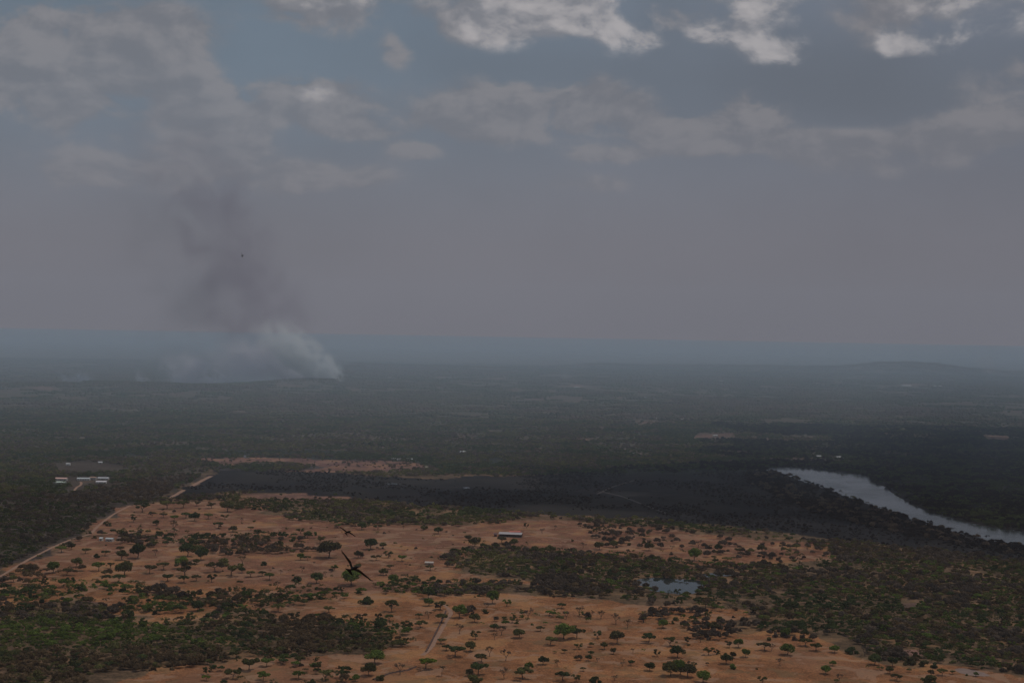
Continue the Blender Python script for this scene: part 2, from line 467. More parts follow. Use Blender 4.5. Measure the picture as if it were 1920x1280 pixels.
def paint(poly, c, past=0, wl=None, burnt=0):
    msk = inside(jx, jy, poly) & front
    cov[msk, :3] = c
    wild[msk, 0] = past; wild[msk, 2] = burnt
    if wl is not None: wild[msk, 1] = wl
paint(LEFTWOOD_BROWN, (0.062, 0.044, 0.038), 0, 0)
paint(BURNT, (0.013, 0.0120, 0.0135), 0, 0, 1)
paint([(1380, 870), (1480, 872), (1560, 868), (1925, 850), (2200, 860), (2200, 1080), (1925, 1040), (1700, 1000), (1500, 930)], (0.022, 0.020, 0.019), 0, .0, .4)  # cloud shade over the river land, put into a near-black ground colour
paint([(-60, 845), (900, 842), (1500, 862), (1500, 884), (1100, 890), (700, 882), (380, 862), (-60, 862)], (0.030, 0.034, 0.026), 0, .2)
paint(REDFIELD, (0.185, 0.090, 0.076), .7, 0)
paint([(470, 868), (560, 869), (600, 876), (560, 884), (470, 884), (400, 882), (420, 872)], (0.06, 0.052, 0.05), 0, 0)
paint(REDSTRIP, (0.20, 0.105, 0.08), .4, 0)
for q in CLEARINGS:
    wq = fbm(GX, GY, 60, 3, 77) > .44
    msk = inside(jx, jy, q) & front & wq
    cov[msk, :3] = (0.165, 0.092, 0.072); wild[msk, 0] = .2; wild[msk, 1] = .3
paint([(-300, 855), (330, 855), (385, 880), (320, 925), (190, 975), (140, 1000), (-60, 1090), (-300, 1200)], (0.072, 0.052, 0.040), 0, .3)
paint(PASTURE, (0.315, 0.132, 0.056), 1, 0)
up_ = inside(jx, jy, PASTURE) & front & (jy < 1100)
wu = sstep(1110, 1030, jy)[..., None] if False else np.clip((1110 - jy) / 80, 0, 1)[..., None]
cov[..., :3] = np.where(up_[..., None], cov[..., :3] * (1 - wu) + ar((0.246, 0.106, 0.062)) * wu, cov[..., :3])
shade_field = [(330, 1055), (480, 1050), (680, 1060), (860, 1085), (850, 1112), (600, 1108), (430, 1090)]  # band of cloud shade, painted as darker pasture colour
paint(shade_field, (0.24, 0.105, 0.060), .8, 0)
nr, na = GX.shape
idx = np.arange(nr * na).reshape(nr, na)
q = np.stack([idx[:-1, :], np.roll(idx, -1, 1)[:-1, :], np.roll(idx, -1, 1)[1:, :], idx[1:, :]], -1).reshape(-1, 4)
q = q[:, ::-1]
me = bpy.data.meshes.new('ground')
vv = np.stack([GX, GY, GZ], -1).reshape(-1, 3)
me.vertices.add(len(vv)); me.vertices.foreach_set('co', vv.ravel())
fc = np.concatenate([q.ravel(), idx[0]])
me.loops.add(len(fc)); me.loops.foreach_set('vertex_index', fc)
me.polygons.add(len(q) + 1)
me.polygons.foreach_set('loop_start', np.concatenate([np.arange(len(q)) * 4, [len(q) * 4]]))
me.update(calc_edges=True)
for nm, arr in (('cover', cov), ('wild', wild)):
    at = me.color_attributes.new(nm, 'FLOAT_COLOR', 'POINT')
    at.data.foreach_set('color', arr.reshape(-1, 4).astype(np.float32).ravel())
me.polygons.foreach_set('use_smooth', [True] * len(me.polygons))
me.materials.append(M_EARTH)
tag(link('ground', me), 'dry red and brown savanna plain running to the hazy horizon', None, None, 'structure')

# ------------------------------------------------------------------ sheets lying on the ground
def smooth_poly(pts, rough=0.0, n=6, seed=1):
    v = [PF(*p) for p in pts]
    out = []
    k = len(v)
    for i in range(k):
        p0, p1, p2, p3 = v[i - 1], v[i], v[(i + 1) % k], v[(i + 2) % k]
        for j in range(n):
            t = j / n
            a = .5 * ((2 * p1) + (p2 - p0) * t + (2 * p0 - 5 * p1 + 4 * p2 - p3) * t * t + (3 * p1 - p0 - 3 * p2 + p3) * t ** 3)
            if rough:
                a = a + Vector((rnd.uniform(-1, 1), rnd.uniform(-1, 1), 0)) * rough
            out.append(a)
    return out
def sheet(name, pts, z, material, label, rough=1.5):
    v = smooth_poly(pts, rough)
    me_ = mesh(name, [(p.x, p.y, z) for p in v], [list(range(len(v)))[::-1]], material)
    if me_.polygons[0].normal.z < 0:
        me_.flip_normals()
    return tag(link(name, me_), label, None, None, 'structure')
def strip(name, pts, width, z, material, label, rough=.3, n=8):
    v = [PF(*p) for p in pts]
    L = []
    for i in range(len(v) - 1):
        p0 = v[max(i - 1, 0)]; p1 = v[i]; p2 = v[i + 1]; p3 = v[min(i + 2, len(v) - 1)]
        for j in range(n):
            t = j / n
            L.append(.5 * ((2 * p1) + (p2 - p0) * t + (2 * p0 - 5 * p1 + 4 * p2 - p3) * t * t + (3 * p1 - p0 - 3 * p2 + p3) * t ** 3))
    L.append(v[-1])
    A = []
    for i, p in enumerate(L):
        d = (L[min(i + 1, len(L) - 1)] - L[max(i - 1, 0)]).normalized()
        nrm = Vector((-d.y, d.x, 0))
        w1, w2 = width / 2 + rnd.uniform(-1, 1) * rough, width / 2 + rnd.uniform(-1, 1) * rough
        A += [p + nrm * w1, p - nrm * w2]
    f = [(2 * i, 2 * i + 1, 2 * i + 3, 2 * i + 2) for i in range(len(L) - 1)]
    me_ = mesh(name, [(p.x, p.y, z) for p in A], f, material)
    if me_.polygons[0].normal.z < 0: me_.flip_normals()
    return tag(link(name, me_), label, None, None, 'structure')

sheet('river', RIVER, .12, M_RIVER, 'broad grey river bending between dark wooded banks', 3)
sheet('pond', POND, .12, M_POND, 'small pond reflecting the sky beside the central wood', 1)
sheet('pond', POND_ARM, .12, M_POND, 'narrow greenish arm of water behind the pond', 1)
sheet('pond', [(724, 907), (736, 905.6), (750, 907.2), (738, 909)], .12, M_RIVER, 'thin bright sliver of water lying on the burnt plain', 2)
sheet('pond', [(868, 914), (876, 913), (884, 914), (876, 915)], .12, M_RIVER, 'tiny bright pool right of the sliver on the burnt plain', 1)
strip('dirt_road', [(-60, 1110), (0, 1080), (60, 1045), (125, 1014), (165, 1002), (172, 998), (186, 984), (214, 963), (245, 947)], 3.8, .05, M_TRACK, 'pale dirt road along the left edge of the red pasture')
strip('dirt_road', [(316, 934), (330, 927), (345, 918)], 7, .05, M_TRACK, 'short pale road piece leaving the pasture at its far left corner')
strip('dirt_road', [(360, 911), (378, 901), (396, 892)], 8, .05, M_TRACK, 'pale straight road piece crossing the burnt plain')
strip('dirt_road', [(309, 888), (313, 882), (317, 878)], 6, .05, M_TRACK, 'faint short pale road in the left wood')
strip('dirt_road', [(792, 1228), (808, 1213), (824, 1186), (838, 1162), (845, 1150), (842, 1142), (832, 1133)], 3.6, .05, M_TRACK, 'pale dirt track running away through the near pasture')
strip('dirt_road', [(982, 1006), (995, 1005), (1040, 1008), (1090, 1014)], 3.5, .05, M_TRACK, 'thin dirt track leading right from the long shed')
strip('dirt_road', [(770, 1001), (800, 1003), (850, 1004), (925, 1007)], 3.5, .05, M_TRACK, 'thin pale track leading left from the long shed')
strip('dirt_road', [(645, 1024), (680, 1019), (720, 1015), (760, 1011), (800, 1012)], 2.5, .05, M_TRACK, 'faint pale cattle path in the middle of the pasture')
strip('dirt_road', [(138, 922), (143, 914), (152, 908), (151, 903)], 4, .05, M_TRACK, 'pale path curving up to the farm buildings')
strip('dirt_road', [(86, 922), (91, 912), (98, 903)], 5, .05, M_REDSOIL, 'reddish path left of the farm buildings')
strip('dirt_road', [(1120, 926), (1150, 912), (1190, 900)], 5, .05, plain('ash_track', (0.075, 0.062, 0.055), .95, .2, .1), 'faint track climbing right across the burnt plain')
strip('dirt_road', [(1120, 920), (1165, 930), (1205, 945), (1250, 962)], 5, .05, bpy.data.materials['ash_track'], 'faint track crossing the burnt plain down to the right')
sheet('dirt_pad', [(1690, 1219), (1735, 1219), (1738, 1227), (1688, 1227)], .05, M_REDSOIL, 'levelled red earth pad at the edge of the right scrub', 1)
sheet('dirt_pad', [(1790, 1254), (1806, 1252), (1836, 1258), (1856, 1266), (1830, 1267), (1804, 1262)], .05, plain('pale_earth', (0.25, 0.17, 0.14), .95, .15, .1), 'pale bare earth patch near the lower right corner', 1)

# raised dark strips standing in for dark lines in the near pasture
def bank(pts, w, h, label):
    v = [PF(*p) for p in pts]; L = []
    for i in range(len(v) - 1):
        for j in range(10): L.append(v[i].lerp(v[i + 1], j / 10))
    L.append(v[-1]); A = []; f = []
    for i, p in enumerate(L):
        d = (L[min(i + 1, len(L) - 1)] - L[max(i - 1, 0)]).normalized(); nr_ = Vector((-d.y, d.x, 0))
        hh = h * rnd.uniform(.5, 1.3)
        A += [p + nr_ * w * rnd.uniform(.8, 1.3), p + nr_ * w * .3 + Vector((0, 0, hh)), p - nr_ * w * .3 + Vector((0, 0, hh)), p - nr_ * w * rnd.uniform(.8, 1.3)]
    for i in range(len(L) - 1):
        for k in range(3): f.append((4 * i + k, 4 * i + k + 1, 4 * i + 5 + k, 4 * i + 4 + k))
    o_ = link('raised_strip', mesh('raised_strip', A, f, M_STRIP)); tag(o_, label, None, None, 'structure')
bank([(798, 1222), (806, 1208), (818, 1184), (830, 1160), (836, 1146)], .8, 1.0, 'dark raised strip along the left side of the near track')
bank([(700, 1274), (730, 1262), (765, 1256), (780, 1250)], .9, .9, 'dark raised strip below the big bright green tree')

# ------------------------------------------------------------------ vegetation prototypes
def tube(pts, rad, sides=6):
    V, Fc = [], []
    for i, p in enumerate(pts):
        d = (pts[min(i + 1, len(pts) - 1)] - pts[max(i - 1, 0)]).normalized()
        a = d.orthogonal().normalized(); b = d.cross(a)
        for k in range(sides):
            t = 2 * math.pi * k / sides
            V.append(p + (a * math.cos(t) + b * math.sin(t)) * rad[i])
    for i in range(len(pts) - 1):
        for k in range(sides):
            k2 = (k + 1) % sides
            Fc.append((i * sides + k, i * sides + k2, (i + 1) * sides + k2, (i + 1) * sides + k))
    Fc.append(tuple(range(sides))[::-1]); Fc.append(tuple((len(pts) - 1) * sides + k for k in range(sides)))
    return V, Fc
def add(dst, src):
    o_ = len(dst[0]); dst[0].extend(src[0]); dst[1].extend([tuple(i + o_ for i in f) for f in src[1]])
def leaves(blobs, n, size, r_, flat=.5):
    """leaf sprays spread through lumpy clusters (centre, radius, squash)"""
    V, Fc = [], []
    wts = [b[1] ** 2 for b in blobs]
    for _ in range(n):
        c, rad, sq = r_.choices(blobs, wts)[0]
        d = Vector((r_.gauss(0, 1), r_.gauss(0, 1), r_.gauss(0.15, 1))).normalized()
        rr = rad * (1 - abs(r_.gauss(0, .22)))
        p = c + Vector((d.x * rr, d.y * rr, d.z * rr * sq))
        nrm = (d * 1.0 + Vector((r_.gauss(0, .6), r_.gauss(0, .6), r_.gauss(flat, .5)))).normalized()
        a = nrm.orthogonal().normalized(); b = nrm.cross(a)
        t = r_.uniform(0, math.pi); a, b = a * math.cos(t) + b * math.sin(t), b * math.cos(t) - a * math.sin(t)
        s = size * r_.uniform(.55, 1.35); s2 = s * r_.uniform(.5, 1.0)
        bend = nrm * s * r_.uniform(-.25, .25)
        o_ = len(V)
        V += [p - a * s, p - b * s2 + bend, p + a * s, p + b * s2 + bend]
        Fc += [(o_, o_ + 1, o_ + 2, o_ + 3)]
    return V, Fc

def make_crown(kind, seed):
    r_ = random.Random(seed)
    B = []; limbs = []
    if kind == 'u':            # flat-topped spreading crown, unit width ~12 m, height ~8 m
        top, hw = 6.2, 5.2
        for i in range(15):
            a, d = r_.uniform(0, 6.283), hw * math.sqrt(r_.random()) * .82
            B.append((Vector((math.cos(a) * d, math.sin(a) * d, top - .055 * d * d + r_.uniform(-.5, .3))), r_.uniform(1.1, 1.9), .62))
        n, s = 1500, .42; tb = 3.0
    elif kind == 'r':          # dense rounded crown down to low skirts
        for i in range(20):
            a, e = r_.uniform(0, 6.283), math.asin(r_.uniform(-.25, 1))
            q_ = r_.uniform(.55, 1)
            B.append((Vector((math.cos(a) * math.cos(e) * 4.1 * q_, math.sin(a) * math.cos(e) * 4.1 * q_, 4.6 + math.sin(e) * 3.2 * q_)), r_.uniform(1.3, 2.2), .85))
        n, s = 1900, .44; tb = 2.2
    elif kind == 'o':          # open crown of separate leaf masses
        for i in range(11):
            a, d = r_.uniform(0, 6.283), r_.uniform(1.5, 4.6)
            B.append((Vector((math.cos(a) * d, math.sin(a) * d, r_.uniform(4.2, 8.4) - .18 * d)), r_.uniform(.9, 1.7), .7))
        n, s = 1050, .40; tb = 2.4
    elif kind == 's':          # bush that reaches the ground
        for i in range(12):
            a, d = r_.uniform(0, 6.283), r_.uniform(0, 3.6)
            B.append((Vector((math.cos(a) * d, math.sin(a) * d, r_.uniform(.9, 3.9) - .15 * d)), r_.uniform(1.1, 1.9), .8))
        n, s = 1100, .42; tb = .6
    elif kind == 'b':          # nearly leafless: a few dry sprays at the twig ends
        n, s = 0, .3; tb = 2.2
    # trunk and limbs
    tv = ([], [])
    lean = Vector((r_.uniform(-.4, .4), r_.uniform(-.4, .4), 0))
    fork = Vector((lean.x, lean.y, tb))
    add(tv, tube([Vector((0, 0, -.3)), Vector((0, 0, .2)), fork * .5 + Vector((0, 0, .1)), fork], [.42, .30, .25, .22]))
    tips = []
    def grow(p, d, L, rad, dep):
        mid = p + d * L * .5 + Vector((r_.uniform(-.15, .15), r_.uniform(-.15, .15), r_.uniform(0, .2))) * L
        e = p + d * L
        add(tv, tube([p, mid, e], [rad, rad * .8, rad * .55], 5 if dep else 4))
        if dep == 0: tips.append(e); return
        for _ in range(r_.choice((2, 3))):
            dd = (d + Vector((r_.uniform(-.8, .8), r_.uniform(-.8, .8), r_.uniform(-.1, .5)))).normalized()
            grow(e, dd, L * r_.uniform(.6, .8), rad * .6, dep - 1)
    if kind == 'b':
        for k in range(4):
            a = k * 1.57 + r_.uniform(-.4, .4)
            grow(fork, Vector((math.cos(a) * .75, math.sin(a) * .75, .9)).normalized(), r_.uniform(1.8, 2.6), .14, 3)
        B = [(t_, r_.uniform(.5, .9), .8) for t_ in tips]
        n, s = 520, .23
    elif B:
        for c, rad, sq in r_.sample(B, min(len(B), 7)):
            mid = fork.lerp(c, .5) + Vector((0, 0, -.3))
            add(tv, tube([fork, mid, c], [.15, .10, .05], 5))
    lv = leaves(B, n, s, r_)
    return tv, lv

PAL = {0: (0.128, 0.168, 0.036), 1: (0.076, 0.094, 0.034), 2: (0.138, 0.130, 0.046), 3: (0.155, 0.104, 0.056), 4: (0.138, 0.102, 0.074), 5: (0.030, 0.024, 0.024)}
KIND = {'u': 4, 'r': 4, 'o': 4, 's': 3, 'b': 4}
PROTO = {}
for kd, cnt in KIND.items():
    for i in range(cnt):
        tv, lv = make_crown(kd, hash((ord(kd), i)) % 99991)
        PROTO[kd, i] = (mesh('trunk', *tv, M_BARK), mesh('crown', *lv, M_LEAF))

# ------------------------------------------------------------------ the trees one can tell apart, as individuals
# (x, y of the foot, crown width) in the photograph, times three, per third of the near plain
TA = """800 120 90|750 175 45|745 150 30|855 145 45|940 100 85|1030 95 70|1105 85 45|1190 98 60|1280 118 80 r|1328 108 25|1345 100 50|920 150 48|980 168 50|1045 155 58|1095 168 58 r|1170 158 55|1265 160 48|
1230 212 58|878 192 36 r|980 228 60 b|1310 232 46 r|1360 174 26 b|1430 174 20 s|1410 224 38|1450 250 46|1508 248 22 b|1690 240 46|1730 264 48 r|1800 294 60 o|1850 376 120 r|1900 208 40|345 344 66|400 328 48|432 428 56 r|
590 364 58|540 376 40 s|480 352 58|675 342 50|685 388 62 r|775 378 82 r|720 418 40 s|300 460 68 r|375 474 66|137 468 50|75 512 42 r|555 450 76|590 478 48|665 438 38 s|620 434 48|700 475 88 r|670 514 78|840 464 76|875 362 40 b|
920 444 72|940 506 68|1020 436 76 r|1055 368 88 r|1130 388 78 r|1105 412 40 r|1040 480 110|1035 516 66|1105 506 58|1210 456 96|1258 420 54 r|1190 514 58|1300 478 110|1360 460 42 r|1365 408 60 b|1283 370 34 b|1475 478 50|
1480 418 38 s|1515 500 60|1410 484 58|1580 468 28 b|1700 456 34 b|1690 388 42 r|1730 390 40|1830 474 26 b|1880 448 50|1665 508 58 s|1780 518 70 r|1350 526 38|1565 678 84 u|1655 724 70|1520 724 46 r|1370 668 58|1435 676 40 b|
1785 716 50|1850 682 68|1160 1066 48|1590 974 60|1690 974 68|1680 1056 78|1790 1010 60|1830 1066 96|1400 1006 98|1500 984 78|1310 1056 88|1480 1066 80|1265 958 58|1165 974 48|730 712 90 s|1110 675 70 r|380 640 50 r|
225 470 30 b|500 240 30 s|1380 610 55 r|1560 548 40 b"""
TB = """80 198 58|115 218 50 r|165 178 28|205 218 46|295 168 36|348 214 22 b|460 222 30 r|545 240 48 r|713 278 42 r|750 310 60 r|900 294 58|970 312 50 r|1085 354 50 r|1175 350 56 r|1225 358 30 r|1300 284 20 s|1040 208 40|
1360 322 40 b|1450 330 60 r|1530 318 50 r|1730 335 52 r|1860 330 32 b|1525 254 30 b|1610 258 32 b|1200 218 30 b|1465 240 40 b|1130 240 36 b|1690 245 34 b|95 376 50 r|195 390 58|265 376 54|340 394 58 u|165 328 80 r|235 324 40 r|235 474 48 r|
275 440 46|290 526 58 r|365 424 22 b|410 516 28 r|500 446 56 u|515 510 36 r|550 528 38 r|55 530 110 r|95 440 50|250 580 38|580 592 60 u|490 606 68 r|490 646 54 r|140 632 84 s|560 668 78 o|285 680 92 o|565 740 76 u|120 745 80|
210 725 52|270 730 58|370 788 84 o|445 770 76 u|437 716 46|490 716 44 b|30 735 50 b|665 712 74 r|750 738 60 r|850 632 72 r|820 668 40 b|930 648 54|560 858 60|665 800 56 b|755 834 62 o|860 834 40 b|860 786 50 r|1000 826 70 r|
1120 788 54|1175 866 80 u|1250 832 110 r|1325 826 90|1335 888 50|1480 890 40 r|1255 910 38|1530 916 36 r|1440 828 60|1550 858 76 r|1730 850 92|1810 770 58 r|1850 872 78|1890 936 78 r|1775 928 50|640 930 110|590 896 58|
725 900 62 r|835 930 62 b|925 955 62 b|790 962 78|770 1030 106 u|720 1040 46 r|1135 976 60 r|1020 1058 108|1055 1006 50 r|1390 954 36 r|1405 926 42|1245 1066 88|1320 1072 56|1360 1012 38|1735 1010 60 r|1630 980 46|
1580 984 30 b|1850 1040 90 r|1905 1036 90 r|1535 1066 40 b|475 1000 112 u|565 1040 34 p|190 970 100 r|155 1038 80 r|220 1066 60 s|80 1070 44 r|750 1082 86 s|915 1056 60 b|1430 1078 70 s|1265 720 50 b|1340 700 60 b|1400 715 48 b|
1460 720 60 b|1700 740 70 b|1800 690 50 b|1050 720 60 b|900 810 60 b|1610 770 50 b|1545 750 60 b|960 740 40|1170 700 50|1240 660 56|1320 940 30 s|1215 985 40 b|1440 960 30 b|1640 910 30 b|1020 700 40|470 215 40 s|330 1030 70 b"""
TC = """65 390 72 r|200 342 46 r|180 406 50|250 400 60|310 350 48|445 346 50 r|640 330 50|90 318 42 b|660 408 40 b|25 860 52|175 792 70 r|75 756 32 r|25 786 40 b|145 922 68|190 920 40|265 880 52|315 880 52 r|245 972 62 r|285 940 36 r|
355 934 50 r|460 898 80|590 922 80 r|548 982 50 b|690 872 80|750 898 72|855 908 50 r|950 912 72 s|1025 924 60 b|1080 976 68 r|1180 986 58 r|805 1028 56 r|845 982 36 r|1205 1066 62|1165 1026 42 r|1110 1006 38|1460 1038 60|
1520 1030 32|1600 1038 18 s|1650 1042 28 r|1385 1080 84 s|450 1080 56|115 1076 80 r|30 1046 88 r|65 990 40|580 820 60 r|400 690 60|880 1070 50 b|280 1000 50 s|500 900 40 b|100 850 50 b|210 760 50 b|700 330 40 b|560 320 40 b|130 660 60 b|
660 440 50 b|840 390 44|1270 975 70 s|1350 985 60 s|1420 995 50 s"""
LAND = [('the long pale-roofed shed', 957, 1003), ('the small white hut', 805, 1057), ('the pond', 1257, 1100), ('the near dirt track', 825, 1183), ('the white farmhouse', 204, 1012),
        ('the dark wooded clump', 700, 1200), ('the red earth pad', 1712, 1222), ('the lower gliding vulture', 665, 1063), ('the upper gliding vulture', 652, 996), ('the big bright green tree', 797, 1248),
        ('the far left pasture corner', 320, 940), ('the round-crowned largest tree', 617, 1040), ('the palm', 828, 1264), ('the pale bare earth patch', 1830, 1262), ('the small oval clearing', 200, 1122)]
ORD = 'nearest|second nearest|third nearest|fourth nearest|fifth nearest|sixth nearest|seventh nearest|eighth nearest|ninth nearest|tenth nearest|eleventh nearest|twelfth nearest|thirteenth nearest|fourteenth nearest|fifteenth nearest|sixteenth nearest|seventeenth nearest|eighteenth nearest|nineteenth nearest|twentieth nearest'.split('|')
trees = []
for txt, ox in ((TA, 0), (TB, 640), (TC, 1280)):
    for item in txt.replace('\n', '').split('|'):
        w = item.split()
        if len(w) < 3: continue
        trees.append((ox + float(w[0]) / 3, 920 + float(w[1]) / 3, float(w[2]) / 3, w[3] if len(w) > 3 else rnd.choice('uuo')))
SHAPE = {'u': 'flat-topped spreading', 'r': 'dense rounded', 'o': 'open-crowned', 's': 'low bushy', 'b': 'grey nearly leafless'}
NOUN = {'u': 'tree', 'r': 'tree', 'o': 'tree', 's': 'bush', 'b': 'bare tree', 'p': 'palm'}
info = []
for (x, y, w, k) in trees:
    d = [((x - lx) ** 2 + ((y - ly) * 1.6) ** 2, i) for i, (_, lx, ly) in enumerate(LAND)]
    d = [q_ for q_ in d if q_[0] > 60]
    dd, i = min(d)
    lx, ly = LAND[i][1:]
    if abs(x - lx) > abs(y - ly) * 1.6: rel = 'right of' if x > lx else 'left of'
    else: rel = 'in front of' if y > ly else 'behind'
    info.append([dd, i, rel])
order = sorted(range(len(trees)), key=lambda j: info[j][0])
seen = {}
labels = {}
for j in order:
    x, y, w, k = trees[j]
    if k == 'p':
        labels[j] = 'slender little palm in front of the big bright green tree'; continue
    if abs(x - 798) < 4 and w > 36:
        labels[j] = 'big bright green spreading tree just left of the near track end'; continue
    if abs(x - 616.7) < 3 and w > 38:
        labels[j] = 'largest round-crowned dark green tree in the middle of the pasture'; continue
    key = (info[j][1], info[j][2], k)
    c = seen.get(key, 0); seen[key] = c + 1
    labels[j] = f"{SHAPE[k]} {'bush' if k == 's' else 'tree'}, {ORD[min(c, 19)]} of its kind {info[j][2]} {LAND[info[j][1]][0]}"
CAT = {'s': 'bush', 'p': 'palm'}
NAME = {'u': 'savanna_tree', 'r': 'round_tree', 'o': 'savanna_tree', 's': 'bush', 'b': 'bare_tree', 'p': 'palm_tree'}
GRP = {'u': 'green trees scattered over the red pasture', 'r': 'green trees scattered over the red pasture', 'o': 'green trees scattered over the red pasture', 's': 'bushes on the red pasture', 'b': 'leafless trees on the red pasture'}
WID = {'u': 10.4, 'r': 9.4, 'o': 10.0, 's': 8.2, 'b': 8.8}

def palm(loc, h):
    root = empty('palm_tree', loc)
    link('trunk', mesh('trunk', *tube([Vector((0, 0, -.2)), Vector((.1, 0, h * .5)), Vector((.25, 0, h))], [.22, .15, .12]), M_BARK), root)
    V, Fc = [], []
    for k in range(15):
        a = k * 2.4; e0 = rnd.uniform(-.2, 1.0)
        prev = None
        for s_ in range(6):
            t = s_ / 5; L = 3.2 * t
            p = Vector((.25 + math.cos(a) * math.cos(e0) * L, math.sin(a) * math.cos(e0) * L, h + math.sin(e0) * L - 1.6 * t * t))
            sd_ = Vector((-math.sin(a), math.cos(a), 0)) * (.42 * math.sin(math.pi * (t * .85 + .1)))
            V += [p + sd_ + Vector((0, 0, -.15)), p, p - sd_ + Vector((0, 0, -.15))]
            if s_:
                o_ = len(V) - 6
                Fc += [(o_, o_ + 1, o_ + 4, o_ + 3), (o_ + 1, o_ + 2, o_ + 5, o_ + 4)]
    c = link('crown', mesh('crown', V, Fc, M_LEAF), root); c['tint'] = (0.045, 0.05, 0.03)
    return root
SOURCE = {}
for j, (x, y, w, k) in enumerate(trees):
    loc = PF(x, y)
    dist = (loc - Vector((0, 0, CAM_H))).length
    wm = w * dist / F
    if k == 'p':
        t_ = palm(loc, 6.5); tag(t_, labels[j], 'palm', None); continue
    vi = rnd.randrange(KIND[k])
    tm, cm = PROTO[k, vi]
    t_ = empty(NAME[k], loc, rnd.uniform(0, 6.283))
    s_ = wm / WID[k]
    t_.scale = (s_, s_, s_ * (rnd.uniform(.72, .92) if k in 'uo' else rnd.uniform(.85, 1.1)))
    tr_ = link('trunk', tm, t_); cr = link('crown', cm, t_)
    if k == 'b': tint = rnd.choice((PAL[4], PAL[4], PAL[3]))
    else: tint = rnd.choice((PAL[0], PAL[1], PAL[1], PAL[2], PAL[2], (0.105, 0.090, 0.040)))
    if 'bright green' in labels[j] and 'big bright green spreading' in labels[j]: tint = (0.150, 0.190, 0.025)
    if k == 'r' and y > 1050 and rnd.random() < .3: tint = PAL[0]
    jt = rnd.uniform(.85, 1.15)
    cr['tint'] = tuple(c * jt for c in tint)
    tag(t_, labels[j], CAT.get(k, 'tree'), GRP[k])
    SOURCE.setdefault((k, vi), cr)

# ------------------------------------------------------------------ woodland too dense to count: instanced crowns, one object per area
def gn_group(name, sources):
    g = bpy.data.node_groups.new(name, 'GeometryNodeTree')
    g.interface.new_socket('Geometry', in_out='INPUT', socket_type='NodeSocketGeometry')
    g.interface.new_socket('Geometry', in_out='OUTPUT', socket_type='NodeSocketGeometry')
    n = g.nodes; l = g.links
    gi, go = n.new('NodeGroupInput'), n.new('NodeGroupOutput')
    j = n.new('GeometryNodeGeometryToInstance')
    for s in reversed(sources):                     # links to a multi-input are taken last first
        oi = n.new('GeometryNodeObjectInfo'); oi.inputs['Object'].default_value = s
        oi.transform_space = 'ORIGINAL'
        l.new(oi.outputs['Geometry'], j.inputs[0])
    ip = n.new('GeometryNodeInstanceOnPoints')
    l.new(gi.outputs[0], ip.inputs['Points'])
    joinn = n.new('GeometryNodeJoinGeometry')
    for lk in list(l):
        if lk.to_node == j: 
            l.new(lk.from_socket, joinn.inputs[0])
    n.remove(j)
    # each source as one instance so that Pick Instance can choose
    for lk in list(l):
        if lk.to_node == joinn:
            gti = n.new('GeometryNodeGeometryToInstance')
            fs = lk.from_socket; l.remove(lk)
            l.new(fs, gti.inputs[0]); l.new(gti.outputs[0], joinn.inputs[0])
    l.new(joinn.outputs[0], ip.inputs['Instance'])
    ip.inputs['Pick Instance'].default_value = True
    def na_(nm, dt):
        a = n.new('GeometryNodeInputNamedAttribute'); a.data_type = dt; a.inputs['Name'].default_value = nm
        return a.outputs['Attribute']
    l.new(na_('idx', 'INT'), ip.inputs['Instance Index'])
    l.new(na_('rot', 'FLOAT_VECTOR'), ip.inputs['Rotation'])
    l.new(na_('scl', 'FLOAT_VECTOR'), ip.inputs['Scale'])
    l.new(ip.outputs[0], go.inputs[0])
    return g
def scatter(name, pts, idx_, rot, scl, tint, group, label):
    me_ = bpy.data.meshes.new(name)
    me_.vertices.add(len(pts)); me_.vertices.foreach_set('co', np.asarray(pts, np.float32).ravel())
    a = me_.attributes.new('idx', 'INT', 'POINT'); a.data.foreach_set('value', np.asarray(idx_, np.int32))
    a = me_.attributes.new('rot', 'FLOAT_VECTOR', 'POINT'); a.data.foreach_set('vector', np.asarray(rot, np.float32).ravel())
    a = me_.attributes.new('scl', 'FLOAT_VECTOR', 'POINT'); a.data.foreach_set('vector', np.asarray(scl, np.float32).ravel())
    a = me_.attributes.new('tint', 'FLOAT_VECTOR', 'POINT'); a.data.foreach_set('vector', np.asarray(tint, np.float32).ravel())
    o_ = link(name, me_)
    md = o_.modifiers.new('scatter', 'NODES'); md.node_group = group
    tag(o_, label, None, None, 'stuff')
    return o_
src_keys = [k for k in [('r', 0), ('r', 1), ('r', 2), ('s', 0), ('s', 1), ('s', 2), ('u', 0), ('u', 1), ('o', 0), ('b', 0), ('b', 1), ('b', 2)] if k in SOURCE]
SRC = [SOURCE[k] for k in src_keys]
leafy = [i for i, k in enumerate(src_keys) if k[0] in 'rs'] + [i for i, k in enumerate(src_keys) if k[0] in 'u']
bare = [i for i, k in enumerate(src_keys) if k[0] == 'b'] + [i for i, k in enumerate(src_keys) if k[0] == 'o']
GG = gn_group('crowns', SRC)

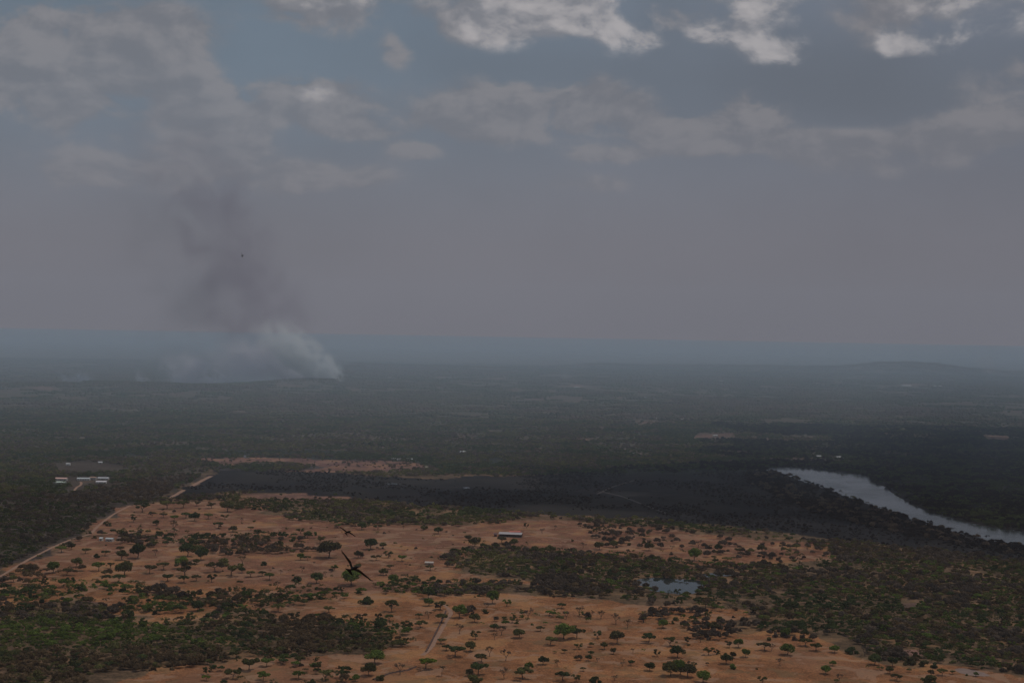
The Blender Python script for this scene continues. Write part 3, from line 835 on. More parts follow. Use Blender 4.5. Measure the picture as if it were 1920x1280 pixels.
# candidate feet on a jittered grid over everything the lens can reach, and a little beside it
SP = 6.4
gx = np.arange(-1950, 1950, SP); gy = np.arange(850, 4300, SP)
CXg, CYg = np.meshgrid(gx, gy)
CXg = (CXg + rng.uniform(-.48, .48, CXg.shape) * SP).ravel(); CYg = (CYg + rng.uniform(-.48, .48, CYg.shape) * SP).ravel()
ok = (np.abs(np.arctan2(CXg, CYg)) < R(22.5)) & (np.hypot(CXg, CYg) > 860)
CXg, CYg = CXg[ok], CYg[ok]
tx, ty = to_pix(CXg, CYg)
dst = np.hypot(CXg, CYg)
wx = (fbm(CXg, CYg, 45, 3, 31) - .5) * 60 * np.clip(F / dst, 0, 4)
wy = (fbm(CXg, CYg, 45, 3, 32) - .5) * 60 * (F / dst) * (CAM_H / dst)
jx2, jy2 = tx + wx, ty + wy
u = rng.random(len(CXg))
gap = fbm(CXg, CYg, 90, 4, 41)
tone = fbm(CXg, CYg, 420, 3, 44)
in_past = inside(jx2, jy2, PASTURE)
in_burn = inside(jx2, jy2, BURNT)
in_water = inside(tx, ty, RIVER) | inside(tx, ty, POND) | inside(tx, ty, POND_ARM)
in_red = inside(jx2, jy2, REDFIELD) | inside(jx2, jy2, REDSTRIP)
in_clear = np.zeros(len(CXg), bool)
for q_ in CLEARINGS + [[(1690, 1217), (1738, 1217), (1740, 1229), (1686, 1229)], [(1795, 1252), (1860, 1256), (1866, 1270), (1800, 1272)], [(100, 896), (206, 894), (206, 909), (100, 909)],
                       [(180, 1006), (220, 1004), (222, 1018), (184, 1018)], [(925, 993), (990, 993), (990, 1012), (925, 1012)], [(795, 1050), (820, 1050), (820, 1060), (795, 1060)],
                       [(1590, 1226), (1650, 1230), (1640, 1246), (1578, 1244)]]:
    in_clear |= inside(tx, ty, q_)
def near_line(pts, w):
    r_ = np.zeros(len(CXg), bool)
    v = [PF(*p) for p in pts]
    for a, b in zip(v[:-1], v[1:]):
        d = b - a; L2 = d.x ** 2 + d.y ** 2
        t = np.clip(((CXg - a.x) * d.x + (CYg - a.y) * d.y) / L2, 0, 1)
        r_ |= np.hypot(CXg - a.x - t * d.x, CYg - a.y - t * d.y) < w
    return r_
road = near_line([(-60, 1110), (0, 1080), (60, 1045), (125, 1014), (165, 1002), (186, 984), (214, 963), (245, 947)], 8) | near_line([(316, 934), (345, 918)], 14) | near_line([(360, 911), (396, 892)], 14) \
    | near_line([(792, 1228), (808, 1213), (824, 1186), (838, 1162), (845, 1150), (832, 1133)], 7) | near_line([(138, 922), (152, 908), (151, 903)], 12)
keep = np.zeros(len(CXg)); pal = np.full(len(CXg), 2); smin = np.full(len(CXg), .6); smax = np.full(len(CXg), 1.0); zone = np.zeros(len(CXg), int)
clump = fbm(CXg, CYg, 75, 3, 81)
def assign(msk, kp, sr, pl, zn):
    keep[msk] = kp; smin[msk], smax[msk] = sr
    pal[msk] = np.asarray(pl)[np.clip(((clump[msk] - .5) * 2.4 + .5 + rng.uniform(-.28, .28, msk.sum())) * len(pl), 0, len(pl) - 1e-3).astype(int)]
    zone[msk] = zn
ZN = {0: 'distant_woodland', 1: 'left_woodland', 2: 'river_woodland', 3: 'pasture_woodland', 4: 'scrub_woodland', 5: 'near_woodland', 6: 'burnt_trees'}
allm = np.ones(len(CXg), bool)
assign(allm, .80, (.55, .95), (1, 1, 2, 4, 2), 0)
assign((ty > 1040) & (tx > 1000), .90, (.5, .92), (1, 2, 3, 0, 2, 4, 3, 4), 4)
assign((ty < 1055) & (ty > 985) & (tx > 1500), .85, (.5, .9), (4, 4, 3, 2, 4), 4)
assign((ty > 1100) & (tx < 800), .95, (.55, .95), (0, 0, 2, 1, 2, 3), 5)
assign((ty > 1060) & (ty < 1165) & (tx < 420), .72, (.5, .9), (2, 4, 3, 1), 5)
assign((ty > 925) & (ty < 1080) & (tx < 420), .82, (.5, .85), (1, 2, 4, 1), 1)
assign(inside(jx2, jy2, LEFTWOOD_BROWN) & (tone > .46), .78, (.45, .75), (4, 3, 4, 1), 1)
nz = (fbm(CXg, CYg, 500, 3, 71) - .5) * 900
assign((ty < 925) & (tx + nz > 1400), .9, (.6, 1.0), (1, 5, 1, 5), 2)  # near-black tints put the cloud shade into the crown colours
assign((tx > 1560) & (ty < 1010) & (tx > 1560 + (ty - 890) * 2.0), .92, (.6, 1.0), (1, 5, 5, 1), 2)  # same painted shade in the crowns right of the river
assign(in_burn, .55, (.28, .5), (5, 5, 5), 6)
rb = in_burn & (inside(tx, ty, [(1400, 880), (1470, 884), (1600, 930), (1760, 982), (1930, 1020), (2100, 1050), (2100, 1070), (1925, 1045), (1700, 1005), (1520, 960), (1400, 905)]))
assign(rb, .80, (.55, .95), (5, 5, 4, 5), 2)
assign(in_past & ~in_burn, 0.0, (.3, .6), (2,), 3)
assign(in_red, .11, (.35, .7), (1, 4, 2), 3)
for poly, kp, sr, pl in WOODS[::-1]:
    assign(inside(jx2, jy2, poly) & (in_past | (keep < .2)), kp, sr, pl, 3)
dense_ = (zone == 4) | (zone == 5)
keep = np.where(dense_ & (keep > .5), np.minimum(keep * 1.06, 1), keep)
kk = keep * np.where(in_burn & (keep == .55), np.clip((gap - .47) * 9, 0, 1), 1) * np.where(keep > .3, np.where(gap < np.where(dense_, .33, .40), np.where(dense_, .5, .3), 1.0), np.clip((gap - .3) * 4, .2, 2.0))
sel = (u < kk) & ~in_water & ~in_clear & ~road
# standing back from named individuals in open ground
sx, sy = CXg[sel], CYg[sel]
pl = pal[sel]; zn = zone[sel]
n_ = len(sx)
isb = (pl == 4) | ((pl == 5) & (rng.random(n_) < .5)) | ((pl == 3) & (rng.random(n_) < .4))
ix = np.where(isb, np.asarray(bare)[rng.integers(0, len(bare), n_)], np.asarray(leafy)[rng.integers(0, len(leafy), n_)])
sc_ = smin[sel] + (smax[sel] - smin[sel]) * rng.random(n_) ** 1.3
sc_ = sc_ * np.where(keep[sel] > .6, 1.05, 1.0)
scl = np.stack([sc_, sc_, sc_ * rng.uniform(.8, 1.15, n_)], -1)
rot = np.stack([np.zeros(n_), np.zeros(n_), rng.uniform(0, 6.283, n_)], -1)
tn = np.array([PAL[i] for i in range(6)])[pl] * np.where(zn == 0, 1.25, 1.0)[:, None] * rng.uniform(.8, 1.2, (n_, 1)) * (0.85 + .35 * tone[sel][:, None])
sz = np.where(keep[sel] > .6, -1.0 * sc_, -.25)
pt = np.stack([sx, sy, sz], -1)
LBL = {0: 'dark mixed woodland covering the middle distance', 1: 'dark woodland left of the pale dirt road', 2: 'dark woodland along both river banks', 3: 'groves and scattered scrub in and around the red pasture',
       4: 'brown and green scrub woodland right of the pond', 5: 'dense green woodland in the lower left', 6: 'sparse charred trees on the burnt plain'}
for z_ in range(7):
    k_ = zn == z_
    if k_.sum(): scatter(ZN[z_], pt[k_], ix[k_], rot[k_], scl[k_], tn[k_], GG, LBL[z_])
print('woodland instances', n_)

# beyond 4.2 km: groves of low crowns, many per patch
def patch(seed, spread, n, w):
    r_ = random.Random(seed); V, Fc = [], []
    for _ in range(n):
        cx_, cy_ = r_.gauss(0, spread), r_.gauss(0, spread * .6)
        s = r_.uniform(3.2, 6.5) * w
        hz = r_.uniform(.7, 1.2) * s
        o_ = len(V)
        for ring, (rr_, zz) in enumerate(((1.0, -.4), (1.05, .6), (.75, 1.15))):
            for k in range(6):
                a = k * math.pi / 3 + ring * .5 + r_.uniform(-.2, .2); q_ = r_.uniform(.75, 1.2)
                V.append((cx_ + math.cos(a) * s * rr_ * q_, cy_ + math.sin(a) * s * rr_ * q_, zz * hz * r_.uniform(.85, 1.15)))
        V.append((cx_, cy_, 1.35 * hz))
        for ring in range(2):
            for k in range(6):
                k2 = (k + 1) % 6
                Fc.append((o_ + ring * 6 + k, o_ + ring * 6 + k2, o_ + ring * 6 + 6 + k2, o_ + ring * 6 + 6 + k))
        for k in range(6): Fc.append((o_ + 12 + k, o_ + 12 + (k + 1) % 6, o_ + 18))
    return mesh('grove', V, Fc, M_LEAF)
GS = []
for i, (px_, py_) in enumerate([(700, 836), (1120, 842), (320, 812), (1600, 800)]):
    o_ = link('grove', patch(50 + i, 22, 26, 1.0)); p_ = P(px_, py_); o_.location = p_; o_['tint'] = PAL[1]
    tag(o_, ['low dark grove on the plain behind the red field', 'dark grove in the middle of the far plain', 'dark grove on the far left plain', 'dark grove on the far right plain'][i], None, None, 'stuff')
    GS.append(o_)
GG2 = gn_group('groves', GS)
nf = 34000
rf = 4150 + (16000 - 4150) * rng.random(nf) ** .8
af = R(1) * rng.uniform(-22.5, 22.5, nf)
fx_, fy_ = rf * np.sin(af), rf * np.cos(af)
g1 = fbm(fx_, fy_, 520, 4, 61); g2 = fbm(fx_, fy_, 160, 3, 62)
fpx, fpy = to_pix(fx_, fy_)
cl = np.zeros(nf, bool)
for q_ in CLEARINGS: cl |= inside(fpx, fpy, q_)
cl |= (g1 * .6 + g2 * .4 < .485) & (rng.random(nf) < .85)
fz = height(fx_, fy_)
k_ = ~cl
m1 = k_.sum()
s_ = rng.uniform(.55, 1.15, m1) * (1.0 + .25 * (rf[k_] > 8000))
dark_t = rng.random(m1)
dark_t = np.clip(dark_t * .5 + (g1[k_] - .3) * 1.2, 0, 1)
tintf = np.where((dark_t < .35)[:, None], np.array(PAL[1]) * .95, np.where((dark_t < .7)[:, None], np.array((0.116, 0.108, 0.056)), np.array((0.155, 0.110, 0.080)))) * rng.uniform(.8, 1.25, (m1, 1))
scatter('far_woodland', np.stack([fx_[k_], fy_[k_], fz[k_]], -1), rng.integers(0, 4, m1), np.stack([np.zeros(m1), np.zeros(m1), rng.uniform(-.5, .5, m1) + 3.1416 * rng.integers(0, 2, m1)], -1),
        np.stack([s_, s_, s_ * rng.uniform(.5, .95, m1)], -1), tintf, GG2, 'hazy bushland covering the far plain to the ridge')

# ------------------------------------------------------------------ buildings
def box(V, Fc, x0, x1, y0, y1, z0, z1):
    o_ = len(V)
    V += [(x0, y0, z0), (x1, y0, z0), (x1, y1, z0), (x0, y1, z0), (x0, y0, z1), (x1, y0, z1), (x1, y1, z1), (x0, y1, z1)]
    Fc += [tuple(i + o_ for i in f) for f in ((0, 3, 2, 1), (4, 5, 6, 7), (0, 1, 5, 4), (1, 2, 6, 5), (2, 3, 7, 6), (3, 0, 4, 7))]
def gable(L, D, h0, h1, ov=.5, th=.15):
    """pitched roof of two slabs, ridge along x"""
    V, Fc = [], []
    for s in (-1, 1):
        o_ = len(V)
        y1 = s * (D / 2 + ov); zl = h0 - (h1 - h0) * ov / (D / 2)
        V += [(-L / 2 - ov, 0, h1), (L / 2 + ov, 0, h1), (L / 2 + ov, y1, zl), (-L / 2 - ov, y1, zl),
              (-L / 2 - ov, 0, h1 + th), (L / 2 + ov, 0, h1 + th), (L / 2 + ov, y1, zl + th), (-L / 2 - ov, y1, zl + th)]
        Fc += [tuple(i + o_ for i in f) for f in ((0, 1, 2, 3), (4, 7, 6, 5), (0, 4, 5, 1), (1, 5, 6, 2), (2, 6, 7, 3), (3, 7, 4, 0))]
    return V, Fc
MR = {}
def rmat(c, key, rough=.6):
    if key not in MR: MR[key] = plain(key, c, rough, .10, .6)
    return MR[key]
M_PANE = plain('dark_pane', (0.02, 0.022, 0.025), .25, .1, 1)
M_WOOD = plain('weathered_wood', (0.12, 0.085, 0.06), .85, .2, 2)
def building(px_, py_, wpx, label, roofc, rkey, wallc=(.55, .52, .48), wkey='whitewash', depth=.45, h=3.0, rz=0.0, name='farm_building', group=None, small=False):
    p = P(px_, py_)
    dist = math.hypot(p.x, p.y); L = wpx * dist / F; D = max(L * depth, 6.0)
    root = empty(name, p, rz)
    V, Fc = [], []
    t = .25
    box(V, Fc, -L / 2, L / 2, -D / 2, -D / 2 + t, -.5, h); box(V, Fc, -L / 2, L / 2, D / 2 - t, D / 2, -.5, h)
    box(V, Fc, -L / 2, -L / 2 + t, -D / 2 + t, D / 2 - t, -.5, h); box(V, Fc, L / 2 - t, L / 2, -D / 2 + t, D / 2 - t, -.5, h)
    h1 = h + D * .16
    for s in (-1, 1):
        o_ = len(V); x_ = s * (L / 2 - .01)
        V += [(x_, -D / 2, h), (x_, D / 2, h), (x_, 0, h1), (x_ - s * t, -D / 2, h), (x_ - s * t, D / 2, h), (x_ - s * t, 0, h1)]
        Fc += [(o_, o_ + 1, o_ + 2), (o_ + 3, o_ + 5, o_ + 4), (o_ + 0, o_ + 2, o_ + 5, o_ + 3), (o_ + 1, o_ + 4, o_ + 5, o_ + 2)]
    link('wall', mesh('wall', V, Fc, rmat(wallc, wkey, .85)), root)
    link('roof', mesh('roof', *gable(L, D, h + .03, h1 + .03), rmat(roofc, rkey)), root)
    V, Fc = [], []; box(V, Fc, -.5, .5, -D / 2 - .04, -D / 2 - .003, 0, 2.1)
    link('door', mesh('door', V, Fc, M_WOOD), root)
    if not small:
        nw = max(2, int(L / 4)); V, Fc = [], []; box(V, Fc, -.6, .6, -.03, 0, 1.0, 2.1); wm_ = mesh('window', V, Fc, M_PANE)
        for i in range(nw):
            xw = -L / 2 + L * (i + .5) / nw
            if abs(xw) < 1.3: continue
            link('window', wm_, root, (xw, -D / 2 - .004, 0))
    return tag(root, label, 'building', group)
G1 = 'buildings of the farm on the left'
building(115, 900, 21, 'pink-roofed long building, upper left one of the farm', (0.80, 0.50, 0.42), 'pink_tiles', group=G1, rz=-.04)
building(112, 907, 21, 'pale green-roofed long building below the pink-roofed one', (0.60, 0.68, 0.58), 'pale_green_sheet', group=G1, rz=.03)
building(157, 900, 22, 'grey-roofed building in the middle of the farm', (0.56, 0.58, 0.58), 'grey_sheet', group=G1, rz=.06)
building(175, 899, 11, 'tan-roofed building joining the grey one of the farm', (0.45, 0.27, 0.18), 'tan_tiles', group=G1, rz=-.1, h=4)
building(194, 899, 19, 'grey-roofed building, upper right one of the farm', (0.60, 0.60, 0.62), 'grey_sheet_b', group=G1, rz=.02)
building(190, 906, 18, 'white-roofed building, lower right one of the farm', (0.85, 0.78, 0.80), 'white_sheet', group=G1, rz=.08)
building(206, 1014, 13, 'white farmhouse under trees beside the dirt road', (0.55, 0.56, 0.56), 'white_sheet_c', group='small buildings by the pasture', rz=-.15)
building(190, 1013, 5, 'tiny white outbuilding left of the farmhouse', (0.4, 0.42, 0.44), 'grey_sheet', group='small buildings by the pasture', small=True)
building(228, 1013, 12, 'low brown-roofed building right of the white farmhouse', (0.26, 0.16, 0.13), 'brown_tiles', group='small buildings by the pasture', small=True)
building(805, 1058, 15, 'small white hut with pale flat roof in the pasture', (0.55, 0.46, 0.40), 'cream_sheet', wallc=(.35, .25, .2), wkey='mud_wall', group='small buildings by the pasture', small=True, depth=.3, h=2.4, rz=-.05)
building(462, 858, 9, 'white house with dark roof behind the red field', (0.05, 0.055, 0.07), 'slate', group='houses around the red field', wallc=(.7, .7, .7), wkey='bright_wall', h=5)
building(738, 862, 8, 'pale house left of the white-roofed one above the red field', (0.36, 0.35, 0.33), 'grey_sheet_d', group='houses around the red field', small=True)
building(748, 863, 7, 'pale house in the middle of the row above the red field', (0.42, 0.38, 0.36), 'grey_sheet_e', group='houses around the red field', small=True)
building(766, 863, 14, 'bright white-roofed house at right end above the red field', (0.85, 0.85, 0.85), 'bright_sheet', group='houses around the red field', small=True)
building(803, 878, 10, 'tan-roofed house at the right end of the red field', (0.42, 0.36, 0.27), 'tan_sheet', group='houses around the red field', small=True)
building(869, 849, 13, 'lone white-roofed house in the dark wood', (0.75, 0.75, 0.78), 'bright_sheet', group='lone houses on the far plain', small=True)
for i, (a, b, c, lb) in enumerate([(1170, 778, 5, 'tiny white house above the red clearing'), (1233, 786, 9, 'pale house at the right end of the red clearing'), (1281, 787, 8, 'white house, left one of the pair right of the red clearing'),
                                   (1295, 786, 6, 'white house, right one of the pair right of the red clearing'), (1408, 801, 8, 'white house beside a dark grove on the far plain'), (1341, 818, 8, 'pale house at the brown clearing on the far plain'),
                                   (1210, 746, 4, 'tiny white house in the hazy dark tree line'), (1352, 715, 8, 'tiny bright building on the hazy ridge plain'), (1575, 859, 16, 'pale-roofed house above the left end of the river'),
                                   (1536, 857, 9, 'small house in trees above the upper end of the river'), (1750, 862, 8, 'small white house in the dark wood right of the river'), (1825, 862, 9, 'small pale house furthest right in the dark wood'),
                                   (1908, 823, 14, 'pale house on the brown clearing at the right edge'), (1082, 727, 10, 'bright building of the hazy far quarry'), (1700, 724, 16, 'long dim building, left one below the hill'),
                                   (1755, 725, 18, 'long pale building, right one below the hill'), (1187, 852, 6, 'tiny pale house in the dark wood above the burnt plain'), (226, 870, 8, 'pale house in the clearing above the farm'),
                                   (128, 872, 7, 'small house at the left of the clearing above the farm'), (188, 869, 7, 'small grey house in the clearing above the farm'), (275, 861, 5, 'tiny pale house right of the clearing above the farm')]):
    building(a, b, c, lb, (0.68, 0.66, 0.66), 'pale_sheet', group='lone houses on the far plain', small=True, rz=((i * 37) % 11 - 5) * .05)

# the long open-fronted shed
ps = PF(957, 1006)
root = empty('cattle_shed', ps, R(-9))
dsh = math.hypot(ps.x, ps.y); L = 44 * dsh / F; D = 7.5
V, Fc = [], []
o_ = 0
V += [(-L / 2, -D / 2 - .8, 3.6), (L / 2, -D / 2 - .8, 3.6), (L / 2, D / 2, 5.2), (-L / 2, D / 2, 5.2), (-L / 2, -D / 2 - .8, 3.75), (L / 2, -D / 2 - .8, 3.75), (L / 2, D / 2, 5.35), (-L / 2, D / 2, 5.35)]
Fc += [(0, 3, 2, 1), (4, 5, 6, 7), (0, 1, 5, 4), (1, 2, 6, 5), (2, 3, 7, 6), (3, 0, 4, 7)]
link('roof', mesh('roof', V, Fc, rmat((0.46, 0.41, 0.41), 'pale_metal_sheet', .7)), root)
V, Fc = [], []; box(V, Fc, -L / 2, L / 2, D / 2 - .35, D / 2 - .1, -.2, 5.15); box(V, Fc, -L / 2, -L / 2 + .2, -D / 2, D / 2 - .35, -.2, 1.2); box(V, Fc, L / 2 - .2, L / 2, -D / 2, D / 2 - .35, -.2, 1.2)
link('wall', mesh('wall', V, Fc, rmat((0.16, 0.12, 0.10), 'stained_wall', .9)), root)
V, Fc = [], []; box(V, Fc, -.12, .12, -.12, .12, -.2, 3.62); pm = mesh('post', V, Fc, M_WOOD)
for i in range(9): link('post', pm, root, (-L / 2 + .3 + (L - .6) * i / 8, -D / 2 + .3, 0))
V, Fc = [], []; box(V, Fc, -L / 2, L / 2, -D / 2 + .9, -D / 2 + 1.3, 0, .8); link('trough', mesh('trough', V, Fc, rmat((0.2, 0.17, 0.15), 'concrete', .9)), root)
tag(root, 'long open-fronted shed with pale sloping roof on the pasture', 'shed')
building(929, 1005, 5.5, 'small maroon-walled annex at the left end of the long shed', (0.14, 0.07, 0.07), 'maroon_sheet', wallc=(.16, .08, .07), wkey='maroon_wall', small=True, depth=.8, name='outbuilding')
building(965, 999, 20, 'low red-roofed shelter just behind the long shed', (0.55, 0.13, 0.09), 'red_sheet', wallc=(.3, .15, .1), wkey='brick_wall', small=True, depth=.25, h=1.8, rz=.10, name='outbuilding')

# ------------------------------------------------------------------ vultures
def vulture(px_, py_, dist, lw, rw, label, tail=(-.10, -.13), scale=1.0):
    """lw, rw: wing joints (shoulder to tip) in the bird's own frame, metres; x right, y up, z towards the viewer"""
    d = pix_dir(px_, py_)
    root = empty('vulture', Vector((0, 0, CAM_H)) + d * dist)
    root.rotation_euler = camo.matrix_world.to_euler()
    root.scale = (scale,) * 3
    # body: a tapering spindle from head to rump
    pts = [Vector(p) for p in ((.20, .10, .20), (.14, .07, .14), (.07, .03, .06), (-.02, 0, -.02), (-.10, -.05, -.10), (-.17, -.09, -.16))]
    V, Fc = tube(pts, [.028, .055, .078, .084, .062, .03], 10)
    link('body', mesh('body', V, Fc, M_FEATHER, True), root)
    V, Fc = tube([Vector(p) for p in ((.19, .095, .19), (.235, .115, .235), (.265, .115, .262), (.31, .095, .30))], [.032, .04, .03, .008], 8)
    link('head', mesh('head', V, Fc, M_SKIN, True), root)
    V, Fc = [], []
    for k in range(6):       # tail feathers, fanned
        a = (k - 2.5) * .16
        b0 = Vector((-.15, -.08, -.15)); dr = Vector((tail[0] + a * .35, tail[1] - a * .35, -.12))
        sd_ = Vector((.035, -.035, .01)); o_ = len(V)
        for z in (0, .012):
            V += [b0 - sd_ * .6 + Vector((0, 0, z)), b0 + sd_ * .6 + Vector((0, 0, z)), b0 + dr + sd_ + Vector((0, 0, z)), b0 + dr - sd_ + Vector((0, 0, z))]
        Fc += [tuple(i + o_ for i in f) for f in ((0, 1, 2, 3), (7, 6, 5, 4), (0, 4, 5, 1), (1, 5, 6, 2), (2, 6, 7, 3), (3, 7, 4, 0))]
    link('tail', mesh('tail', V, Fc, M_FEATHER), root)
    for jn in (lw, rw):
        J = [Vector(p) for p in jn]
        ch = [.30, .30, .24, .13]          # chord at each joint
        V, Fc = [], []
        back = Vector((-.35, -.30, -.88)).normalized()
        for i, p in enumerate(J):
            c_ = back * ch[min(i, 3)]
            for q_, th in ((0.0, .022), (.35, .03), (1.0, .004)):
                for s in (1, -1): V.append(p + c_ * q_ + Vector((0, th * s, 0)))
        for i in range(len(J) - 1):
            a, b = i * 6, i * 6 + 6
            Fc += [(a, a + 2, b + 2, b), (a + 2, a + 4, b + 4, b + 2), (a + 1, b + 1, b + 3, a + 3), (a + 3, b + 3, b + 5, a + 5), (a, b, b + 1, a + 1), (a + 4, a + 5, b + 5, b + 4)]
        e = J[-1]; out = (J[-1] - J[-2]).normalized()
        for k in range(5):   # primary feathers, spread like fingers
            b0 = e + back * (.13 * k / 4) - out * .02
            dr = (out + back * (.14 * k) + Vector((0, .06, 0))).normalized() * (.24 - .02 * k)
            sd_ = back * .016; o_ = len(V)
            for z in (0, .008):
                V += [b0 - sd_ + Vector((0, z, 0)), b0 + sd_ + Vector((0, z, 0)), b0 + dr + sd_ * .5 + Vector((0, z, 0)), b0 + dr - sd_ * .5 + Vector((0, z, 0))]
            Fc += [tuple(i + o_ for i in f) for f in ((0, 1, 2, 3), (7, 6, 5, 4), (0, 4, 5, 1), (1, 5, 6, 2), (2, 6, 7, 3), (3, 7, 4, 0))]
        link('wing', mesh('wing', V, Fc, M_FEATHER), root)
    return tag(root, label, 'bird', 'vultures gliding over the plain')
vulture(663.5, 1065, 62, [(-.05, .04, 0), (-.12, .28, .05), (-.26, .46, .08), (-.40, .62, .05)], [(.05, -.02, 0), (.28, -.10, .05), (.48, -.26, .08), (.66, -.42, .05)], 'black vulture gliding with long raised wings, the lower and larger one')
vulture(652, 997, 112, [(-.05, .02, 0), (-.20, .16, .1), (-.32, .27, .2), (-.42, .33, .25)], [(.05, 0, 0), (.22, -.03, .1), (.38, -.12, .2), (.50, -.20, .25)], 'black vulture gliding over the pasture, the smaller one above', (-.02, -.14))
vulture(455, 479, 330, [(-.04, .02, 0), (-.09, .18, .25), (-.13, .35, .4), (-.15, .48, .5)], [(.04, -.02, 0), (.07, -.12, .25), (.10, -.2, .4), (.12, -.25, .5)], 'tiny dark vulture high in front of the smoke column')

# ------------------------------------------------------------------ smoke: lofted hulls with noisy density
def loft(path, rad, sides=14, squash=1.0, seed=0):
    r_ = random.Random(seed); V, Fc = [], []
    for p, r0 in zip(path, rad):
        for k in range(sides):
            t = 2 * math.pi * k / sides
            V.append((p[0] + math.cos(t) * r0, p[1] + math.sin(t) * r0 * squash, p[2]))
    n = len(path)
    for i in range(n - 1):
        for k in range(sides):
            k2 = (k + 1) % sides
            Fc.append((i * sides + k, i * sides + k2, (i + 1) * sides + k2, (i + 1) * sides + k))
    Fc.append(tuple(range(sides))[::-1]); Fc.append(tuple((n - 1) * sides + k for k in range(sides)))
    return V, Fc
def at(px_, py_, dist):
    d = pix_dir(px_, py_); t = dist / d.y
    return (d.x * t, d.y * t, CAM_H + d.z * t)
def smoke(name, stations, dist, dens, colr, label, nscale, lo, hi_, squash=1.0, seed=0, aniso=0.0, absorb=None, wide=1.0):
    """stations: (px, py, radius in px) from the ground up, at one distance; density fades towards the hull"""
    S = []
    for (a, b, r0) in stations:
        x_, y_, z_ = at(a, b, dist); S.append((x_, y_, z_, r0 * wide * dist / F))
    S.sort(key=lambda s: s[2])
    me_ = mesh(name, *loft([s[:3] for s in S], [s[3] for s in S], 16, squash, seed))
    m_, t, o2 = mat(name + '_air')
    g = t.new('ShaderNodeNewGeometry')
    sp = t.new('ShaderNodeSeparateXYZ'); t.l.new(g.outputs['Position'], sp.inputs[0])
    n1 = t.noise(g.outputs['Position'], nscale, 5, .6, .6)
    z0, z1 = S[0][2], S[-1][2]
    fz_ = t.ramp(sp.outputs[2], z0, z1, 0, 1, False)
    def curve(vals):
        fcn = t.new('ShaderNodeFloatCurve'); c = fcn.mapping.curves[0]
        lo_, hi2 = min(vals), max(vals) + 1e-6
        fcn.mapping.clip_min_y = 0
        ps_ = [((s[2] - z0) / (z1 - z0), (v - lo_) / (hi2 - lo_)) for s, v in zip(S, vals)]
        c.points[0].location = ps_[0]; c.points[-1].location = ps_[-1]
        for q_ in ps_[1:-1]: c.points.new(*q_)
        fcn.mapping.update()
        t.l.new(fz_, fcn.inputs['Value'])
        return t.math('ADD', t.math('MULTIPLY', fcn.outputs[0], hi2 - lo_), lo_)
    cx_ = curve([s[0] for s in S]); cr_ = curve([s[3] for s in S])
    dx = t.math('DIVIDE', t.math('SUBTRACT', sp.outputs[0], cx_), cr_)
    dy = t.math('DIVIDE', t.math('SUBTRACT', sp.outputs[1], S[0][1]), t.math('MULTIPLY', cr_, squash))
    rr_ = t.math('SQRT', t.math('ADD', t.math('MULTIPLY', dx, dx), t.math('MULTIPLY', dy, dy)))
    fade = t.ramp(t.math('ADD', rr_, t.math('MULTIPLY', t.math('SUBTRACT', .5, n1), 1.6)), .95, .15, 0, 1)
    edge_ = t.ramp(rr_, .98, .7, 0, 1)
    top = t.math('POWER', t.ramp(fz_, .0 if dens > .02 else .45, .92, 1, 0), 1.6 if dens > .02 else 1.0)
    bot = t.ramp(fz_, 0, .03, .5, 1)
    body = t.ramp(n1, lo, hi_)
    d_ = t.math('MULTIPLY', t.math('MULTIPLY', t.math('MULTIPLY', fade, edge_), t.math('MULTIPLY', top, bot)), t.math('MULTIPLY', body, dens))
    pv = t.new('ShaderNodeVolumePrincipled')
    pv.inputs['Color'].default_value = (*colr, 1)
    pv.inputs['Anisotropy'].default_value = aniso
    if absorb: pv.inputs['Absorption Color'].default_value = (*absorb, 1)
    t.l.new(d_, pv.inputs['Density'])
    t.l.new(pv.outputs[0], o2.inputs['Volume'])
    me_.materials.append(m_)
    o3 = link(name, me_)
    tag(o3, label, None, None, 'stuff')
    return o3
D0 = 7000
smoke('smoke_plume', [(540, 719, 45), (530, 690, 80), (512, 655, 105), (500, 610, 120), (475, 560, 125), (450, 500, 120), (430, 440, 110), (405, 390, 105), (372, 345, 110), (340, 300, 115), (305, 240, 125), (265, 180, 125), (225, 120, 90)],
      D0 + 260, .0027, (0.50, 0.47, 0.57), 'dark smoke column rising from the fire and leaning left', 1 / 210., .38, .62, .7, 1, wide=1.25)
smoke('smoke_plume', [(330, 722, 60), (345, 680, 95), (362, 620, 130), (365, 560, 145), (350, 500, 150), (320, 430, 150), (280, 350, 140), (240, 280, 110)],
      D0 + 700, .0020, (0.56, 0.58, 0.64), 'thin grey smoke pall left of the dark column', 1 / 260., .35, .6, .6, 2)
smoke('bright_smoke', [(633, 721, 12), (618, 712, 34), (600, 700, 54), (585, 686, 64), (568, 670, 70), (548, 650, 74), (530, 628, 70), (508, 596, 70), (490, 565, 50)],
      D0 - 40, .13, (0.96, 0.985, 1.0), 'white smoke billowing from the right end of the fire', 1 / 60., .43, .56, .8, 3, .2)
smoke('bright_smoke', [(510, 730, 70), (500, 715, 95), (490, 695, 98), (480, 665, 95), (470, 630, 85), (462, 600, 60)],
      D0 + 60, .10, (0.95, 0.93, 0.97), 'pale bluish smoke over the middle of the fire front', 1 / 95., .42, .62, .7, 4, .2)
smoke('bright_smoke', [(385, 731, 60), (378, 712, 80), (370, 690, 84), (362, 660, 78), (352, 630, 60)],
      D0 + 40, .09, (0.95, 0.93, 0.97), 'pale bluish smoke left of the middle of the fire front', 1 / 80., .42, .62, .7, 5, .2)
smoke('bright_smoke', [(490, 731, 90), (480, 720, 110), (470, 705, 104), (460, 688, 80)],
      D0 - 90, .14, (0.96, 0.98, 1.0), 'low white smoke hugging the ground along the fire front', 1 / 55., .45, .58, .3, 11, .2)
